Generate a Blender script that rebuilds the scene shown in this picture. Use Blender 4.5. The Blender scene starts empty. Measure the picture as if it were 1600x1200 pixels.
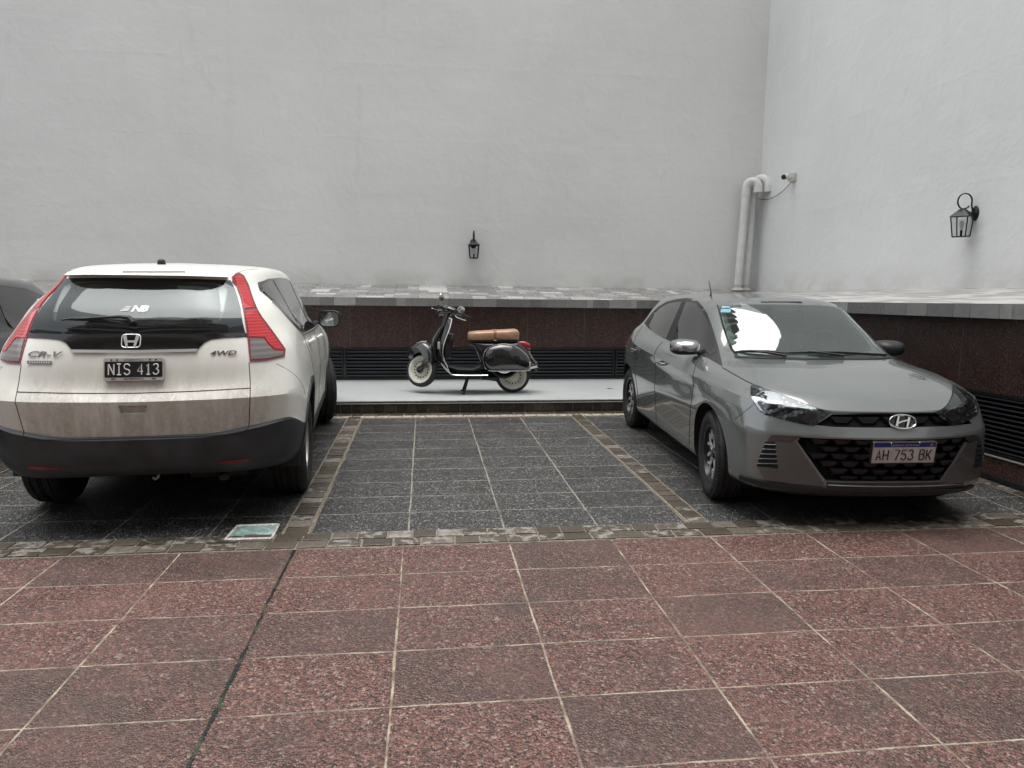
import bpy, bmesh, math, random
import numpy as np
from mathutils import Vector, Matrix
from mathutils.bvhtree import BVHTree
from mathutils.geometry import tessellate_polygon

# ------------------------------------------------------------------ camera, sky, sun, exposure
SC = bpy.context.scene
COL = SC.collection
CAM_F, CAM_P, CAM_Y, CAM_R, CAM_H = 1130.0, .1388, .1209, .0113, 1.478
def _cam_basis():
    p, y, r = CAM_P, CAM_Y, CAM_R
    f = Vector((math.sin(y)*math.cos(p), math.cos(y)*math.cos(p), -math.sin(p)))
    rt = Vector((math.cos(y), -math.sin(y), 0)); up = rt.cross(f)
    c, s = math.cos(r), math.sin(r)
    return (c*rt + s*up), (-s*rt + c*up), f
CR, CU, CF = _cam_basis()
cam_d = bpy.data.cameras.new('camera'); cam = bpy.data.objects.new('camera', cam_d); COL.objects.link(cam)
cam_d.sensor_width = 36; cam_d.lens = CAM_F/1600*36; cam_d.clip_end = 500; cam_d.clip_start = .05
cam.matrix_world = Matrix(((CR.x, CU.x, -CF.x, 0), (CR.y, CU.y, -CF.y, 0), (CR.z, CU.z, -CF.z, CAM_H), (0, 0, 0, 1)))
SC.camera = cam

SUN_EL, SUN_AZ = math.radians(84), math.radians(330)       # overcast: high, soft
W = bpy.data.worlds.new('World'); SC.world = W; W.use_nodes = True
wn = W.node_tree.nodes; wl = W.node_tree.links
bg = wn['Background']; sky = wn.new('ShaderNodeTexSky'); sky.sky_type = 'NISHITA'; sky.sun_disc = False
sky.sun_elevation = SUN_EL; sky.sun_rotation = SUN_AZ; sky.air_density = 1.0; sky.dust_density = 3.0; sky.ozone_density = 1.0
hs = wn.new('ShaderNodeHueSaturation'); hs.inputs['Saturation'].default_value = .16
wl.new(sky.outputs[0], hs.inputs['Color']); wl.new(hs.outputs[0], bg.inputs[0]); bg.inputs[1].default_value = .15
sun_d = bpy.data.lights.new('sun', 'SUN'); sun = bpy.data.objects.new('sun', sun_d); COL.objects.link(sun)
sun_d.energy = 1.5; sun_d.angle = math.radians(58); sun_d.color = (1, .97, .93)
sun.location = (0, 0, 30)
sdir = Vector((math.sin(SUN_AZ)*math.cos(SUN_EL), math.cos(SUN_AZ)*math.cos(SUN_EL), math.sin(SUN_EL)))
sun.rotation_euler = sdir.to_track_quat('Z', 'Y').to_euler()
SC.view_settings.view_transform = 'Standard'; SC.view_settings.look = 'None'
SC.view_settings.gamma = 1; SC.view_settings.exposure = 1.02
SC.cycles.max_bounces = 8; SC.cycles.glossy_bounces = 4; SC.cycles.transmission_bounces = 6; SC.cycles.transparent_max_bounces = 12
# ------------------------------------------------------------------ helpers
rnd = random.Random(7)
def tag(o, label=None, cat=None, group=None, kind=None):
    if label: o['label'] = label
    if cat: o['category'] = cat
    if group: o['group'] = group
    if kind: o['kind'] = kind
    return o
def empty(name, loc=(0,0,0), rz=0):
    o = bpy.data.objects.new(name, None); COL.objects.link(o); o.location = loc; o.rotation_euler = (0,0,rz); o.empty_display_size = .1
    return o
def mesh_obj(name, verts, faces, mats, parent=None, smooth=35, mat_idx=None):
    me = bpy.data.meshes.new(name); me.from_pydata([tuple(v) for v in verts], [], [tuple(f) for f in faces]); me.update()
    return finish(name, me, mats, parent, smooth, mat_idx)
def finish(name, me, mats, parent=None, smooth=35, mat_idx=None):
    if not isinstance(mats, (list, tuple)): mats = [mats]
    for m in mats: me.materials.append(m)
    if mat_idx is not None: me.polygons.foreach_set('material_index', mat_idx)
    if smooth:
        me.polygons.foreach_set('use_smooth', [True]*len(me.polygons))
        me.set_sharp_from_angle(angle=math.radians(smooth))
    o = bpy.data.objects.new(name, me); COL.objects.link(o)
    if parent is not None: o.parent = parent
    return o
class MB:
    """collects primitives in one bmesh, then links them as ONE object"""
    def __init__(s): s.bm = bmesh.new(); s.M = Matrix.Identity(4)
    def _new(s, vs, M=None):
        T = s.M @ (M if M is not None else Matrix.Identity(4))
        for v in vs: v.co = T @ v.co
    def box(s, c, size, rot=None, bevel=0, mi=0):
        r = bmesh.ops.create_cube(s.bm, size=1); vs = r['verts']
        for v in vs: v.co = Vector((v.co.x*size[0], v.co.y*size[1], v.co.z*size[2]))
        fs = list({f for v in vs for f in v.link_faces})
        if bevel:
            es = list({e for v in vs for e in v.link_edges})
            rb = bmesh.ops.bevel(s.bm, geom=es, offset=bevel, segments=2, affect='EDGES', profile=.6)
            vs = list({v for f in rb['faces'] for v in f.verts} | {v for v in vs if v.is_valid}); fs = list({f for v in vs for f in v.link_faces})
        for f in fs: f.material_index = mi
        M = Matrix.Translation(c) @ (rot.to_4x4() if rot is not None else Matrix.Identity(4))
        s._new(vs, M); return s
    def poly(s, pts, mi=0):
        vs = [s.bm.verts.new(s.M @ Vector(p)) for p in pts]; f = s.bm.faces.new(vs); f.material_index = mi; return s
    def tube(s, pts, r, n=10, closed=False, mi=0, flat=1.0, up=None, cap=True):
        P = [Vector(p) for p in pts]; N = len(P)
        if not hasattr(r, '__len__'): r = [r]*N
        rings = []; prev = None
        for i in range(N):
            a = P[(i-1) % N] if (closed or i > 0) else P[i]; b = P[(i+1) % N] if (closed or i < N-1) else P[i]
            t = (b-a).normalized()
            if prev is None:
                u = Vector(up) if up else (Vector((0,0,1)) if abs(t.z) < .9 else Vector((1,0,0)))
                u = (u - t*u.dot(t)).normalized()
            else:
                u = (prev - t*prev.dot(t)).normalized()
            prev = u; v = t.cross(u)
            rings.append([s.bm.verts.new(s.M @ (P[i] + (u*math.cos(2*math.pi*k/n)*flat + v*math.sin(2*math.pi*k/n))*r[i])) for k in range(n)])
        M = N if closed else N-1
        for i in range(M):
            A, B = rings[i], rings[(i+1) % N]
            for k in range(n):
                f = s.bm.faces.new((A[k], A[(k+1) % n], B[(k+1) % n], B[k])); f.material_index = mi
        if not closed and cap:
            f = s.bm.faces.new(rings[0][::-1]); f.material_index = mi; f = s.bm.faces.new(rings[-1]); f.material_index = mi
        return s
    def lathe(s, prof, n=32, M=None, mi=0, arc=2*math.pi, mis=None):
        """prof: list of (r, h) about the local z axis"""
        T = s.M @ (M if M is not None else Matrix.Identity(4)); rings = []
        full = abs(arc-2*math.pi) < 1e-6; K = n if full else n+1
        for (r, h) in prof:
            if r < 1e-6: rings.append([s.bm.verts.new(T @ Vector((0,0,h)))]); continue
            rings.append([s.bm.verts.new(T @ Vector((r*math.cos(arc*k/n), r*math.sin(arc*k/n), h))) for k in range(K)])
        for i in range(len(prof)-1):
            A, B = rings[i], rings[i+1]; m_ = mis[i] if mis else mi
            for k in range(n):
                k2 = (k+1) % n if full else k+1
                if len(A) == 1 and len(B) == 1: continue
                if len(A) == 1: f = s.bm.faces.new((A[0], B[k2], B[k]))
                elif len(B) == 1: f = s.bm.faces.new((A[k], A[k2], B[0]))
                else: f = s.bm.faces.new((A[k], A[k2], B[k2], B[k]))
                f.material_index = m_
        return s
    def prism(s, pts2, h0, h1, M=None, mi=0):
        T = s.M @ (M if M is not None else Matrix.Identity(4))
        A = [s.bm.verts.new(T @ Vector((p[0], p[1], h0))) for p in pts2]; B = [s.bm.verts.new(T @ Vector((p[0], p[1], h1))) for p in pts2]
        n = len(A); fs = [s.bm.faces.new(A[::-1]), s.bm.faces.new(B)]
        for k in range(n): fs.append(s.bm.faces.new((A[k], A[(k+1) % n], B[(k+1) % n], B[k])))
        for f in fs: f.material_index = mi
        return s
    def build(s, name, mats, parent=None, smooth=35, recalc=True):
        if recalc: bmesh.ops.recalc_face_normals(s.bm, faces=s.bm.faces[:])
        me = bpy.data.meshes.new(name); s.bm.to_mesh(me); s.bm.free()
        return finish(name, me, mats, parent, smooth)
def rotm(axis, deg): return Matrix.Rotation(math.radians(deg), 4, axis)
def T(*a): return Matrix.Translation(a if len(a) == 3 else a[0])
def crom(pts, n=6, closed=False):
    """Catmull-Rom through 2D/3D points"""
    P = [np.array(p, float) for p in pts]; N = len(P); out = []
    rng = range(N) if closed else range(N-1)
    for i in rng:
        p0 = P[(i-1) % N] if (closed or i > 0) else 2*P[i]-P[i+1]
        p1, p2 = P[i], P[(i+1) % N]; p3 = P[(i+2) % N] if (closed or i < N-2) else 2*p2-p1
        for k in range(n):
            t = k/n
            out.append(.5*((2*p1)+(-p0+p2)*t+(2*p0-5*p1+4*p2-p3)*t*t+(-p0+3*p1-3*p2+p3)*t**3))
    if not closed: out.append(P[-1])
    return [tuple(float(a) for a in o) for o in out]

# ---- materials
class NT:
    def __init__(s, name):
        s.m = bpy.data.materials.new(name); s.m.use_nodes = True; s.t = s.m.node_tree; s.n = s.t.nodes; s.l = s.t.links
        s.bsdf = s.n['Principled BSDF']; s.out = s.n['Material Output']
        s.co = s.n.new('ShaderNodeTexCoord')
    def lk(s, a, b): s.l.new(a, b)
    def _in(s, sock, v):
        if v is None: return
        if hasattr(v, 'is_output') or hasattr(v, 'links'): s.l.new(v, sock)
        else: sock.default_value = v
    def math(s, op, a, b=None, c=None, clamp=False):
        nd = s.n.new('ShaderNodeMath'); nd.operation = op; nd.use_clamp = clamp
        s._in(nd.inputs[0], a); s._in(nd.inputs[1], b)
        if c is not None: s._in(nd.inputs[2], c)
        return nd.outputs[0]
    def sep(s, v): nd = s.n.new('ShaderNodeSeparateXYZ'); s._in(nd.inputs[0], v); return nd.outputs
    def comb(s, x, y, z):
        nd = s.n.new('ShaderNodeCombineXYZ'); s._in(nd.inputs[0], x); s._in(nd.inputs[1], y); s._in(nd.inputs[2], z); return nd.outputs[0]
    def noise(s, scale, detail=4, rough=.55, vec=None, dist=0):
        nd = s.n.new('ShaderNodeTexNoise'); nd.inputs['Scale'].default_value = scale; nd.inputs['Detail'].default_value = detail
        nd.inputs['Roughness'].default_value = rough; nd.inputs['Distortion'].default_value = dist
        s._in(nd.inputs['Vector'], vec if vec is not None else s.co.outputs['Object']); return nd.outputs
    def voro(s, scale, vec=None, feature='F1', rand=1.0):
        nd = s.n.new('ShaderNodeTexVoronoi'); nd.feature = feature; nd.inputs['Scale'].default_value = scale; nd.inputs['Randomness'].default_value = rand
        s._in(nd.inputs['Vector'], vec if vec is not None else s.co.outputs['Object']); return nd.outputs
    def white(s, vec):
        nd = s.n.new('ShaderNodeTexWhiteNoise'); nd.noise_dimensions = '3D'; s._in(nd.inputs[0], vec); return nd.outputs
    def ramp(s, f, stops, interp='LINEAR'):
        nd = s.n.new('ShaderNodeValToRGB'); nd.color_ramp.interpolation = interp; el = nd.color_ramp.elements
        while len(el) < len(stops): el.new(.5)
        for e, (p, c) in zip(el, stops):
            e.position = p; e.color = (c, c, c, 1) if not hasattr(c, '__len__') else (*c, 1)
        s._in(nd.inputs[0], f); return nd.outputs[0]
    def mix(s, f, a, b, mode='MIX'):
        nd = s.n.new('ShaderNodeMix'); nd.data_type = 'RGBA'; nd.blend_type = mode; nd.clamp_factor = True
        s._in(nd.inputs[0], f)
        for k, v in ((6, a), (7, b)):
            if isinstance(v, tuple): v = (*v, 1) if len(v) == 3 else v
            elif isinstance(v, (int, float)): v = (v, v, v, 1)
            s._in(nd.inputs[k], v)
        return nd.outputs[2]
    def mapr(s, v, a, b, c=0.0, d=1.0, smooth=True):
        nd = s.n.new('ShaderNodeMapRange'); nd.interpolation_type = 'SMOOTHSTEP' if smooth else 'LINEAR'
        s._in(nd.inputs[0], v); s._in(nd.inputs[1], a); s._in(nd.inputs[2], b); s._in(nd.inputs[3], c); s._in(nd.inputs[4], d); return nd.outputs[0]
    def mapping(s, vec, loc=(0,0,0), rot=(0,0,0), scale=(1,1,1)):
        nd = s.n.new('ShaderNodeMapping'); s._in(nd.inputs[0], vec); nd.inputs[1].default_value = loc; nd.inputs[2].default_value = rot; nd.inputs[3].default_value = scale; return nd.outputs[0]
    def bump(s, h, strength=.5, dist=.01, normal=None):
        nd = s.n.new('ShaderNodeBump'); nd.inputs['Strength'].default_value = strength; nd.inputs['Distance'].default_value = dist
        s._in(nd.inputs['Height'], h)
        if normal is not None: s._in(nd.inputs['Normal'], normal)
        return nd.outputs[0]
    def attr(s, name):
        nd = s.n.new('ShaderNodeAttribute'); nd.attribute_name = name; return nd.outputs
    def set(s, **k):
        names = dict(color='Base Color', rough='Roughness', metal='Metallic', normal='Normal', spec='Specular IOR Level', coat='Coat Weight',
                     coatr='Coat Roughness', trans='Transmission Weight', ior='IOR', alpha='Alpha', emit='Emission Color', emits='Emission Strength', coatn='Coat Normal')
        for a, v in k.items():
            if a in ('color', 'emit'):
                if isinstance(v, (int, float)): v = (v, v, v, 1)
                elif isinstance(v, tuple) and len(v) == 3: v = (*v, 1)
            s._in(s.bsdf.inputs[names[a]], v)
        return s
def mat(name, color, rough=.5, metal=0, **k):
    """plain material with a slight grime/roughness variation"""
    var = k.pop('var', .12); sc = k.pop('scale', 14)
    n = NT(name); no = n.noise(sc, 4)
    if isinstance(color, (int, float)): color = (color,)*3
    n.set(color=n.mix(n.mapr(no[0], .3, .75), tuple(c*(1-var) for c in color), tuple(min(1, c*(1+var)) for c in color)),
          rough=n.mapr(no[0], .2, .8, max(.02, rough*(1-.8*var)), min(1, rough*(1+.8*var))), metal=metal, **k)
    return n.m
# ------------------------------------------------------------------ the setting
X0, TD = -1.3256, .3929
def aggregate(n, pos, scale, stops, tint=None):
    v = n.voro(scale, pos); r = n.sep(v['Color'])[0]
    col = n.ramp(r, stops); return col, v
def paving_material(name, kind):
    n = NT(name); P = n.co.outputs['Object']; wob = n.noise(1.7, 3, vec=P); x, y, z = n.sep(P)[0:3]
    w1 = n.math('MULTIPLY', n.math('SUBTRACT', wob[0], .5), .016)
    xx = n.math('ADD', x, w1); yy = n.math('ADD', y, n.math('MULTIPLY', n.math('SUBTRACT', n.noise(1.3, 3, vec=n.mapping(P, loc=(9,4,0)))[0], .5), .03))
    if kind == 'red': px, py, ox, oy = .6, TD, X0, 3.9572
    else: px, py, ox, oy = .5775, .365, -.68, 4.21
    gx = n.math('DIVIDE', n.math('SUBTRACT', xx, ox), px); gy = n.math('DIVIDE', n.math('SUBTRACT', yy, oy), py)
    def dline(g, p):
        f = n.math('FRACT', n.math('ADD', g, 100.5)); return n.math('MULTIPLY', n.math('ABSOLUTE', n.math('SUBTRACT', f, .5)), p)
    dx, dy = dline(gx, px), dline(gy, py)
    rag = n.math('MULTIPLY', n.math('SUBTRACT', n.noise(60, 3, vec=P)[0], .5), .008)
    wid = n.math('MULTIPLY', n.math('SUBTRACT', n.noise(2.5, 2, vec=P)[0], .5), .007)
    half = .0046 if kind == 'red' else .0058
    lim = n.math('ADD', n.math('ADD', rag, wid), half)
    def mask(d, k=0.0): return n.math('SUBTRACT', 1, n.mapr(n.math('SUBTRACT', d, lim), -.0015+k, .002+k))
    mx, my = mask(dx), mask(dy, -.0008)
    grout = n.math('MAXIMUM', mx, my)
    # grout partly worn or lost
    wear = n.mapr(n.noise(5, 4, vec=n.mapping(P, loc=(3,7,0)))[0], .36, .55, .40 if kind == 'red' else .42, 1.0)
    grout_c = n.math('MULTIPLY', grout, wear)
    tile = n.white(n.comb(n.math('FLOOR', gx), n.math('FLOOR', gy), 3.0))
    big = n.noise(1.1, 4, vec=P)[0]; med = n.noise(4.5, 4, vec=n.mapping(P, loc=(5,1,0)))[0]
    if kind == 'red':
        stops = [(0, (.006,.006,.006)), (.20, (.022,.016,.015)), (.40, (.068,.027,.021)), (.60, (.128,.047,.036)), (.80, (.168,.074,.058)), (.93, (.21,.145,.118)), (1, (.36,.30,.255))]
        c1, v = aggregate(n, n.mapping(P, scale=(1,1,.3)), 92, stops); c2, v2 = aggregate(n, P, 210, stops)
        col = n.mix(.45, c1, c2)
        col = n.mix(n.mapr(n.math('ADD', n.math('MULTIPLY', n.math('SUBTRACT', tile[0], .5), .75), med), .35, .92, 0, .55), col, (.045,.031,.028))
        col = n.mix(n.mapr(big, .5, .7, 0, .3), col, (.135,.062,.048), 'MIX'); stain = n.math('MULTIPLY', n.mapr(n.noise(.8, 5, .65, vec=n.mapping(P, loc=(2,8,0)), dist=1.0)[0], .52, .68, 0, .5), n.mapr(med, .3, .6, .3, 1)); col = n.mix(stain, col, (.045,.034,.030))
        gcol = n.mix(n.mapr(n.noise(9, 3, vec=P)[0], .35, .65), (.13,.105,.075), (.34,.295,.225))
        rr = n.mapr(n.noise(2.2, 3, vec=P)[0], .35, .65, .38, .62)
        # the dark expansion joint filled with mastic on the second line
        dj = n.math('ABSOLUTE', n.math('SUBTRACT', n.math('ADD', xx, n.math('MULTIPLY', n.math('SUBTRACT', n.noise(9, 5, .65, vec=P)[0], .5), .035)), X0+.6))
        jm = n.math('SUBTRACT', 1, n.mapr(n.math('SUBTRACT', dj, n.math('MULTIPLY', n.math('SUBTRACT', n.noise(5, 4, .6, vec=n.mapping(P, loc=(7,7,0)))[0], .45), .03)), .005, .010))
        grout_c = n.math('MULTIPLY', grout_c, n.math('SUBTRACT', 1, n.math('SUBTRACT', 1, n.mapr(dj, .02, .03))))
    else:
        stops = [(0, (.004,.004,.004)), (.32, (.012,.012,.0125)), (.58, (.027,.027,.0262)), (.78, (.062,.062,.060)), (.92, (.140,.140,.136)), (1, (.36,.36,.34))]
        c1, v = aggregate(n, P, 105, stops); c2, v2 = aggregate(n, P, 230, stops)
        col = n.mix(.3, c1, c2); col = n.mix(n.mapr(n.math('ADD', n.math('MULTIPLY', n.math('SUBTRACT', tile[0], .5), .4), med), .4, .8, 0, .5), col, .012)
        gcol = n.mix(n.noise(9, 3, vec=P)[0], (.11,.10,.08), (.30,.275,.225))
        rr = n.mapr(n.noise(2.0, 3, vec=P)[0], .35, .65, .34, .55); jm = None
    hgt = n.math('MULTIPLY', n.math('SUBTRACT', 1, n.mapr(v['Distance'], 0.0, .7)), 1.0)
    hgt = n.math('ADD', n.math('MULTIPLY', n.sep(v['Color'])[1], .8), hgt)
    hgt = n.math('MULTIPLY', hgt, n.math('SUBTRACT', 1, n.math('MULTIPLY', grout, .8)))
    nb = n.bump(hgt, .75, .006)
    col = n.mix(grout_c, col, gcol)
    rough = n.mix(grout_c, rr, .8)
    if jm is not None:
        moss = n.mapr(n.noise(7, 3, vec=P)[0], .50, .62, 0, .8)
        col = n.mix(jm, col, n.mix(moss, (.012,.013,.013), (.045,.060,.030))); rough = n.mix(jm, rough, .3)
    # dust/dirt drifted near the border
    n.set(color=col, rough=rough, normal=nb, spec=.5)
    return n.m
M_red = paving_material('red_aggregate_paving', 'red'); M_dark = paving_material('dark_granite_chip_paving', 'dark')
def sheet(name, x0, x1, y0, y1, z, m, nx=1, ny=1):
    vs = [(x0+(x1-x0)*i/nx, y0+(y1-y0)*j/ny, z) for j in range(ny+1) for i in range(nx+1)]
    fs = [(j*(nx+1)+i, j*(nx+1)+i+1, (j+1)*(nx+1)+i+1, (j+1)*(nx+1)+i) for j in range(ny) for i in range(nx)]
    return mesh_obj(name, vs, fs, m, smooth=0)
M_mortar = mat('mortar', (.17,.145,.11), .85, var=.35, scale=30)
tag(sheet('ground', -40, 40, -40, 40, -.012, mat('subsoil', (.12,.10,.09), .9)), kind='structure')
tag(sheet('red_pavement', -12, 5.3, -9.2, 3.975, 0, M_red), kind='structure')
tag(sheet('parking_pavement', -12, 4.34, 3.975, 8.15, -.004, M_dark), kind='structure')

# cobble strips: small setts in mortar, one mesh each
def sett_material(name, dark=False):
    n = NT(name); P = n.co.outputs['Object']; at = n.attr('rv'); r = n.sep(at['Color'])
    base = n.ramp(r[0], [(0, (.050,.040,.028)), (.45, (.10,.083,.062)), (.8, (.155,.135,.11)), (1, (.22,.20,.175))])
    if dark: base = n.ramp(r[0], [(0, (.022,.015,.011)), (.6, (.06,.042,.032)), (1, (.11,.085,.066))])
    no = n.noise(26, 5, .6, vec=P)[0]
    base = n.mix(n.mapr(no, .3, .7, 0, .6), base, (.035,.028,.021))
    blot = n.math('MULTIPLY', n.mapr(n.noise(15, 5, .6, vec=P, dist=.2)[0], .46, .60), n.mapr(r[1], .45, .55))
    base = n.mix(n.math('MULTIPLY', blot, .0 if dark else .75), base, (.26,.245,.22))
    n.set(color=base, rough=n.mapr(no, .3, .7, .32, .6), normal=n.bump(no, .5, .008)); return n.m
M_sett = sett_material('worn_stone_setts'); M_sett_dark = sett_material('dark_stone_setts', True)
def setts(name, cells, z0, hgt, m, blotch=.4, base=None, vertical=False, gap=.006):
    """cells: list of (x0,x1,y0,y1) rectangles; vertical: x, z rectangles on a riser facing -y"""
    bm = bmesh.new(); cl = bm.loops.layers.color.new('rv')
    for (x0, x1, y0, y1) in cells:
        j = lambda: rnd.uniform(-.004, .004)
        g = gap
        q = [(x0+g+j(), y0+g+j()), (x1-g+j(), y0+g+j()), (x1-g+j(), y1-g+j()), (x0+g+j(), y1-g+j())]
        cx, cy = (x0+x1)/2, (y0+y1)/2; h = hgt*rnd.uniform(.7, 1.15)
        ins = [(cx+(a-cx)*.88, cy+(b-cy)*.88) for a, b in q]
        def P(a, b, z): return (a, base-z, b) if vertical else (a, b, z0+z)
        A = [bm.verts.new(P(a, b, -.004)) for a, b in q]; B = [bm.verts.new(P(a, b, h*.7)) for a, b in q]; C = [bm.verts.new(P(a, b, h+rnd.uniform(-.001, .001))) for a, b in ins]
        fs = [bm.faces.new(C)]
        for k in range(4):
            k2 = (k+1) % 4; fs += [bm.faces.new((A[k], A[k2], B[k2], B[k])), bm.faces.new((B[k], B[k2], C[k2], C[k]))]
        c = (rnd.random(), 1.0 if rnd.random() < blotch else 0.0, rnd.random(), 1)
        for f in fs:
            for l in f.loops: l[cl] = c
    if vertical: bmesh.ops.recalc_face_normals(bm, faces=bm.faces[:])
    me = bpy.data.meshes.new(name); bm.to_mesh(me); bm.free()
    return finish(name, me, m, smooth=0)
def row_cells(x0, x1, y0, y1, along, size, rows=1):
    out = []; n = rows
    for r in range(n):
        a = (x0 if along == 'x' else y0) + rnd.uniform(-.05, 0); e = x1 if along == 'x' else y1
        while a < e:
            s = size*rnd.uniform(.85, 1.18); b = min(a+s, e)
            if e-b < size*.4: b = e
            if along == 'x': out.append((a, b, y0+(y1-y0)*r/n, y0+(y1-y0)*(r+1)/n))
            else: out.append((x0+(x1-x0)*r/n, x0+(x1-x0)*(r+1)/n, a, b))
            a = b
    return out
def mortar(name, x0, x1, y0, y1, z=.000): return tag(sheet(name, x0, x1, y0, y1, z, M_mortar), kind='structure')
mortar('mortar_bed', -12, 5.0, 3.955, 4.215, .001)
tag(setts('cobble_border', row_cells(-8, 4.36, 3.965, 4.205, 'x', .165, 2), .002, .007, M_sett, .42), kind='structure')
for x0, x1 in ((-.845, -.68), (1.63, 1.775), (-3.36, -3.21), (4.23, 4.34)):
    mortar('mortar_bed', x0, x1, 4.215, 8.0, .001)
    tag(setts('cobble_strip', row_cells(x0+.012, x1-.012, 4.215, 7.95, 'y', .125), .002, .007, M_sett, .15), kind='structure')
mortar('mortar_bed', -12, 4.34, 7.86, 8.15, -.0015)
M_sett_pale = (lambda n: n.set(color=n.mix(n.mapr(n.noise(20, 4)[0], .3, .7), (.20,.17,.13), (.42,.38,.31)), rough=.6, normal=n.bump(n.noise(30, 4)[0], .4, .006)).m)(NT('pale_setts'))
tag(setts('cobble_strip', row_cells(-8, 4.34, 7.88, 8.0, 'x', .13), .000, .006, M_sett_pale, 0), kind='structure')
tag(setts('cobble_strip', row_cells(-8, 4.34, 8.0, 8.13, 'x', .15), .000, .006, M_sett_dark, 0), kind='structure')

# raised platform (sheds the scooter) with a sett riser and a metal edge profile
def platform_mat():
    n = NT('painted_concrete'); P = n.co.outputs['Object']; a = n.noise(1.6, 5, vec=P)[0]; b = n.noise(9, 5, vec=P)[0]
    st = n.mapr(n.noise(2.3, 5, .7, vec=n.mapping(P, scale=(1,2.5,1)))[0], .5, .75, 0, .5)
    c = n.mix(n.mapr(a, .3, .7), (.43,.455,.45), (.475,.50,.49)); c = n.mix(n.math('MULTIPLY', st, .3), c, (.36,.365,.36))
    n.set(color=c, rough=.32, normal=n.bump(n.noise(3, 2, vec=P)[0], .05, .02)); return n.m
M_plat = platform_mat()
PF = MB(); PF.box((-3.82, 9.12, .063), (16.3, 1.86, .150)); tag(PF.build('platform_floor', M_plat, smooth=0), kind='structure')
cells = row_cells(-8, 4.33, .004, .106, 'x', .118)
o = setts('platform_riser', cells, 0, .012, M_sett_dark, 0, base=8.185, vertical=True); tag(o, kind='structure')
r = MB(); r.box((-3.82, 8.187, .053), (16.3, .006, .105)); tag(r.build('mortar_bed', M_mortar, smooth=0), kind='structure')
M_alu = mat('brushed_aluminium', (.62,.62,.60), .35, .8); M_blackgap = mat('dark_gap', .01, .7)
e = MB(); e.box((-3.82, 8.171, .1135), (16.3, .016, .007)); e.box((-3.82, 8.180, .1235), (16.3, .012, .012), mi=1); e.box((-3.82, 8.174, .1355), (16.3, .024, .009), mi=2)
tag(e.build('platform_edge_trim', [mat('white_edge', .7, .4), M_blackgap, M_alu], smooth=0), kind='structure')

# louvred vents
M_louv = mat('black_louvre_metal', (.016,.017,.020), .32, .3, var=.1)
M_louv_hi = mat('louvre_lip_metal', (.085,.09,.10), .34, .5, var=.1)
M_granite = None
def granite():
    n = NT('dark_red_granite'); P = n.co.outputs['Object']; x, y, z = n.sep(P)[0:3]
    v = n.voro(150, P); c = n.ramp(n.sep(v['Color'])[0], [(0, (.008,.006,.006)), (.4, (.036,.019,.015)), (.75, (.074,.036,.028)), (.94, (.12,.062,.048)), (1, (.20,.13,.11))])
    st = n.mapr(n.noise(2.5, 5, vec=n.mapping(P, scale=(3,3,.4)))[0], .45, .7, 0, .5); c = n.mix(st, c, (.03,.018,.016))
    u = n.math('ADD', x, y); d = n.math('ABSOLUTE', n.math('SUBTRACT', n.math('FRACT', n.math('DIVIDE', n.math('ADD', u, 40), .81)), .5))
    j = n.math('SUBTRACT', 1, n.mapr(d, .0022, .0045)); c = n.mix(j, c, (.11,.10,.095))
    n.set(color=c, rough=n.mapr(n.noise(6, 4, vec=P)[0], .3, .7, .3, .5), normal=n.bump(v['Distance'], .35, .003)); return n.m
M_granite = granite()
def louvre(name, a, b, zb, zt, pitch, label, group, zb2=None, zt2=None):
    """panel between ground points a and b (x,y); heights may fall from a to b"""
    root = empty(name, (a[0], a[1], 0)); d = Vector((b[0]-a[0], b[1]-a[1], 0)); L = d.length; d.normalize()
    ang = math.atan2(d.y, d.x); root.rotation_euler = (0, 0, ang)
    sl = ((zb2 if zb2 is not None else zb)-zb)/L; sr = math.atan(sl)
    H = zt-zb; N = int(round(H/pitch)); s = MB(); f = MB()
    tilt = Matrix.Rotation(-sr, 3, 'Y')
    for k in range(N):
        z = zb + H*(k+.5)/N; mid = (L/2, .012, z+sl*L/2)
        s.box(mid, (L-.05, .050, .0035), (tilt @ Matrix.Rotation(math.radians(-38), 3, 'X')))
        s.box((L/2, -.0085, z-.0165+sl*L/2), (L-.05, .0045, .010), tilt, mi=1)
    s.build('slats', [M_louv, M_louv_hi], root, smooth=0)
    for z in (zb+.012, zt-.012): f.box((L/2, .01, z+sl*L/2), (L, .05, .024), tilt)
    for x in (.013, L-.013): f.box((x, .008, (zb+zt)/2+sl*x), (.026, .054, H-.05))
    f.build('frame', M_louv, root, smooth=0)
    bk = MB(); bk.box((L/2, .055, (zb+zt)/2+sl*L/2), (L, .01, H), tilt); bk.build('backing', M_blackgap, root, smooth=0)
    tag(root, label, 'vent', group); return root
LB = 'black louvred vents along the foot of the back wall'
louvre('louvre_panel', (-4.80, 9.99), (-1.10, 9.99), .15, .57, .047, 'black louvred vent low on the back wall, mostly hidden behind the white SUV', LB)
louvre('louvre_panel', (-1.085, 9.99), (2.675, 9.99), .15, .57, .047, 'black louvred vent low on the back wall behind the parked scooter', LB)
louvre('louvre_panel', (2.69, 9.99), (4.30, 9.99), .15, .57, .047, 'short black louvred vent low on the back wall at the rear of the grey hatchback', LB)
# right wall: heights rise slightly toward the street side
def zr(z0, Y): return z0 + .0205*(9.85-Y)
louvre('louvre_panel', (4.36, 9.9), (4.36, 2.6), .105, .575, .0375, 'long black louvred vent low on the right wall beside the grey hatchback', 'black louvred vents along the foot of the right wall', zb2=.105+.0205*7.3)

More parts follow.
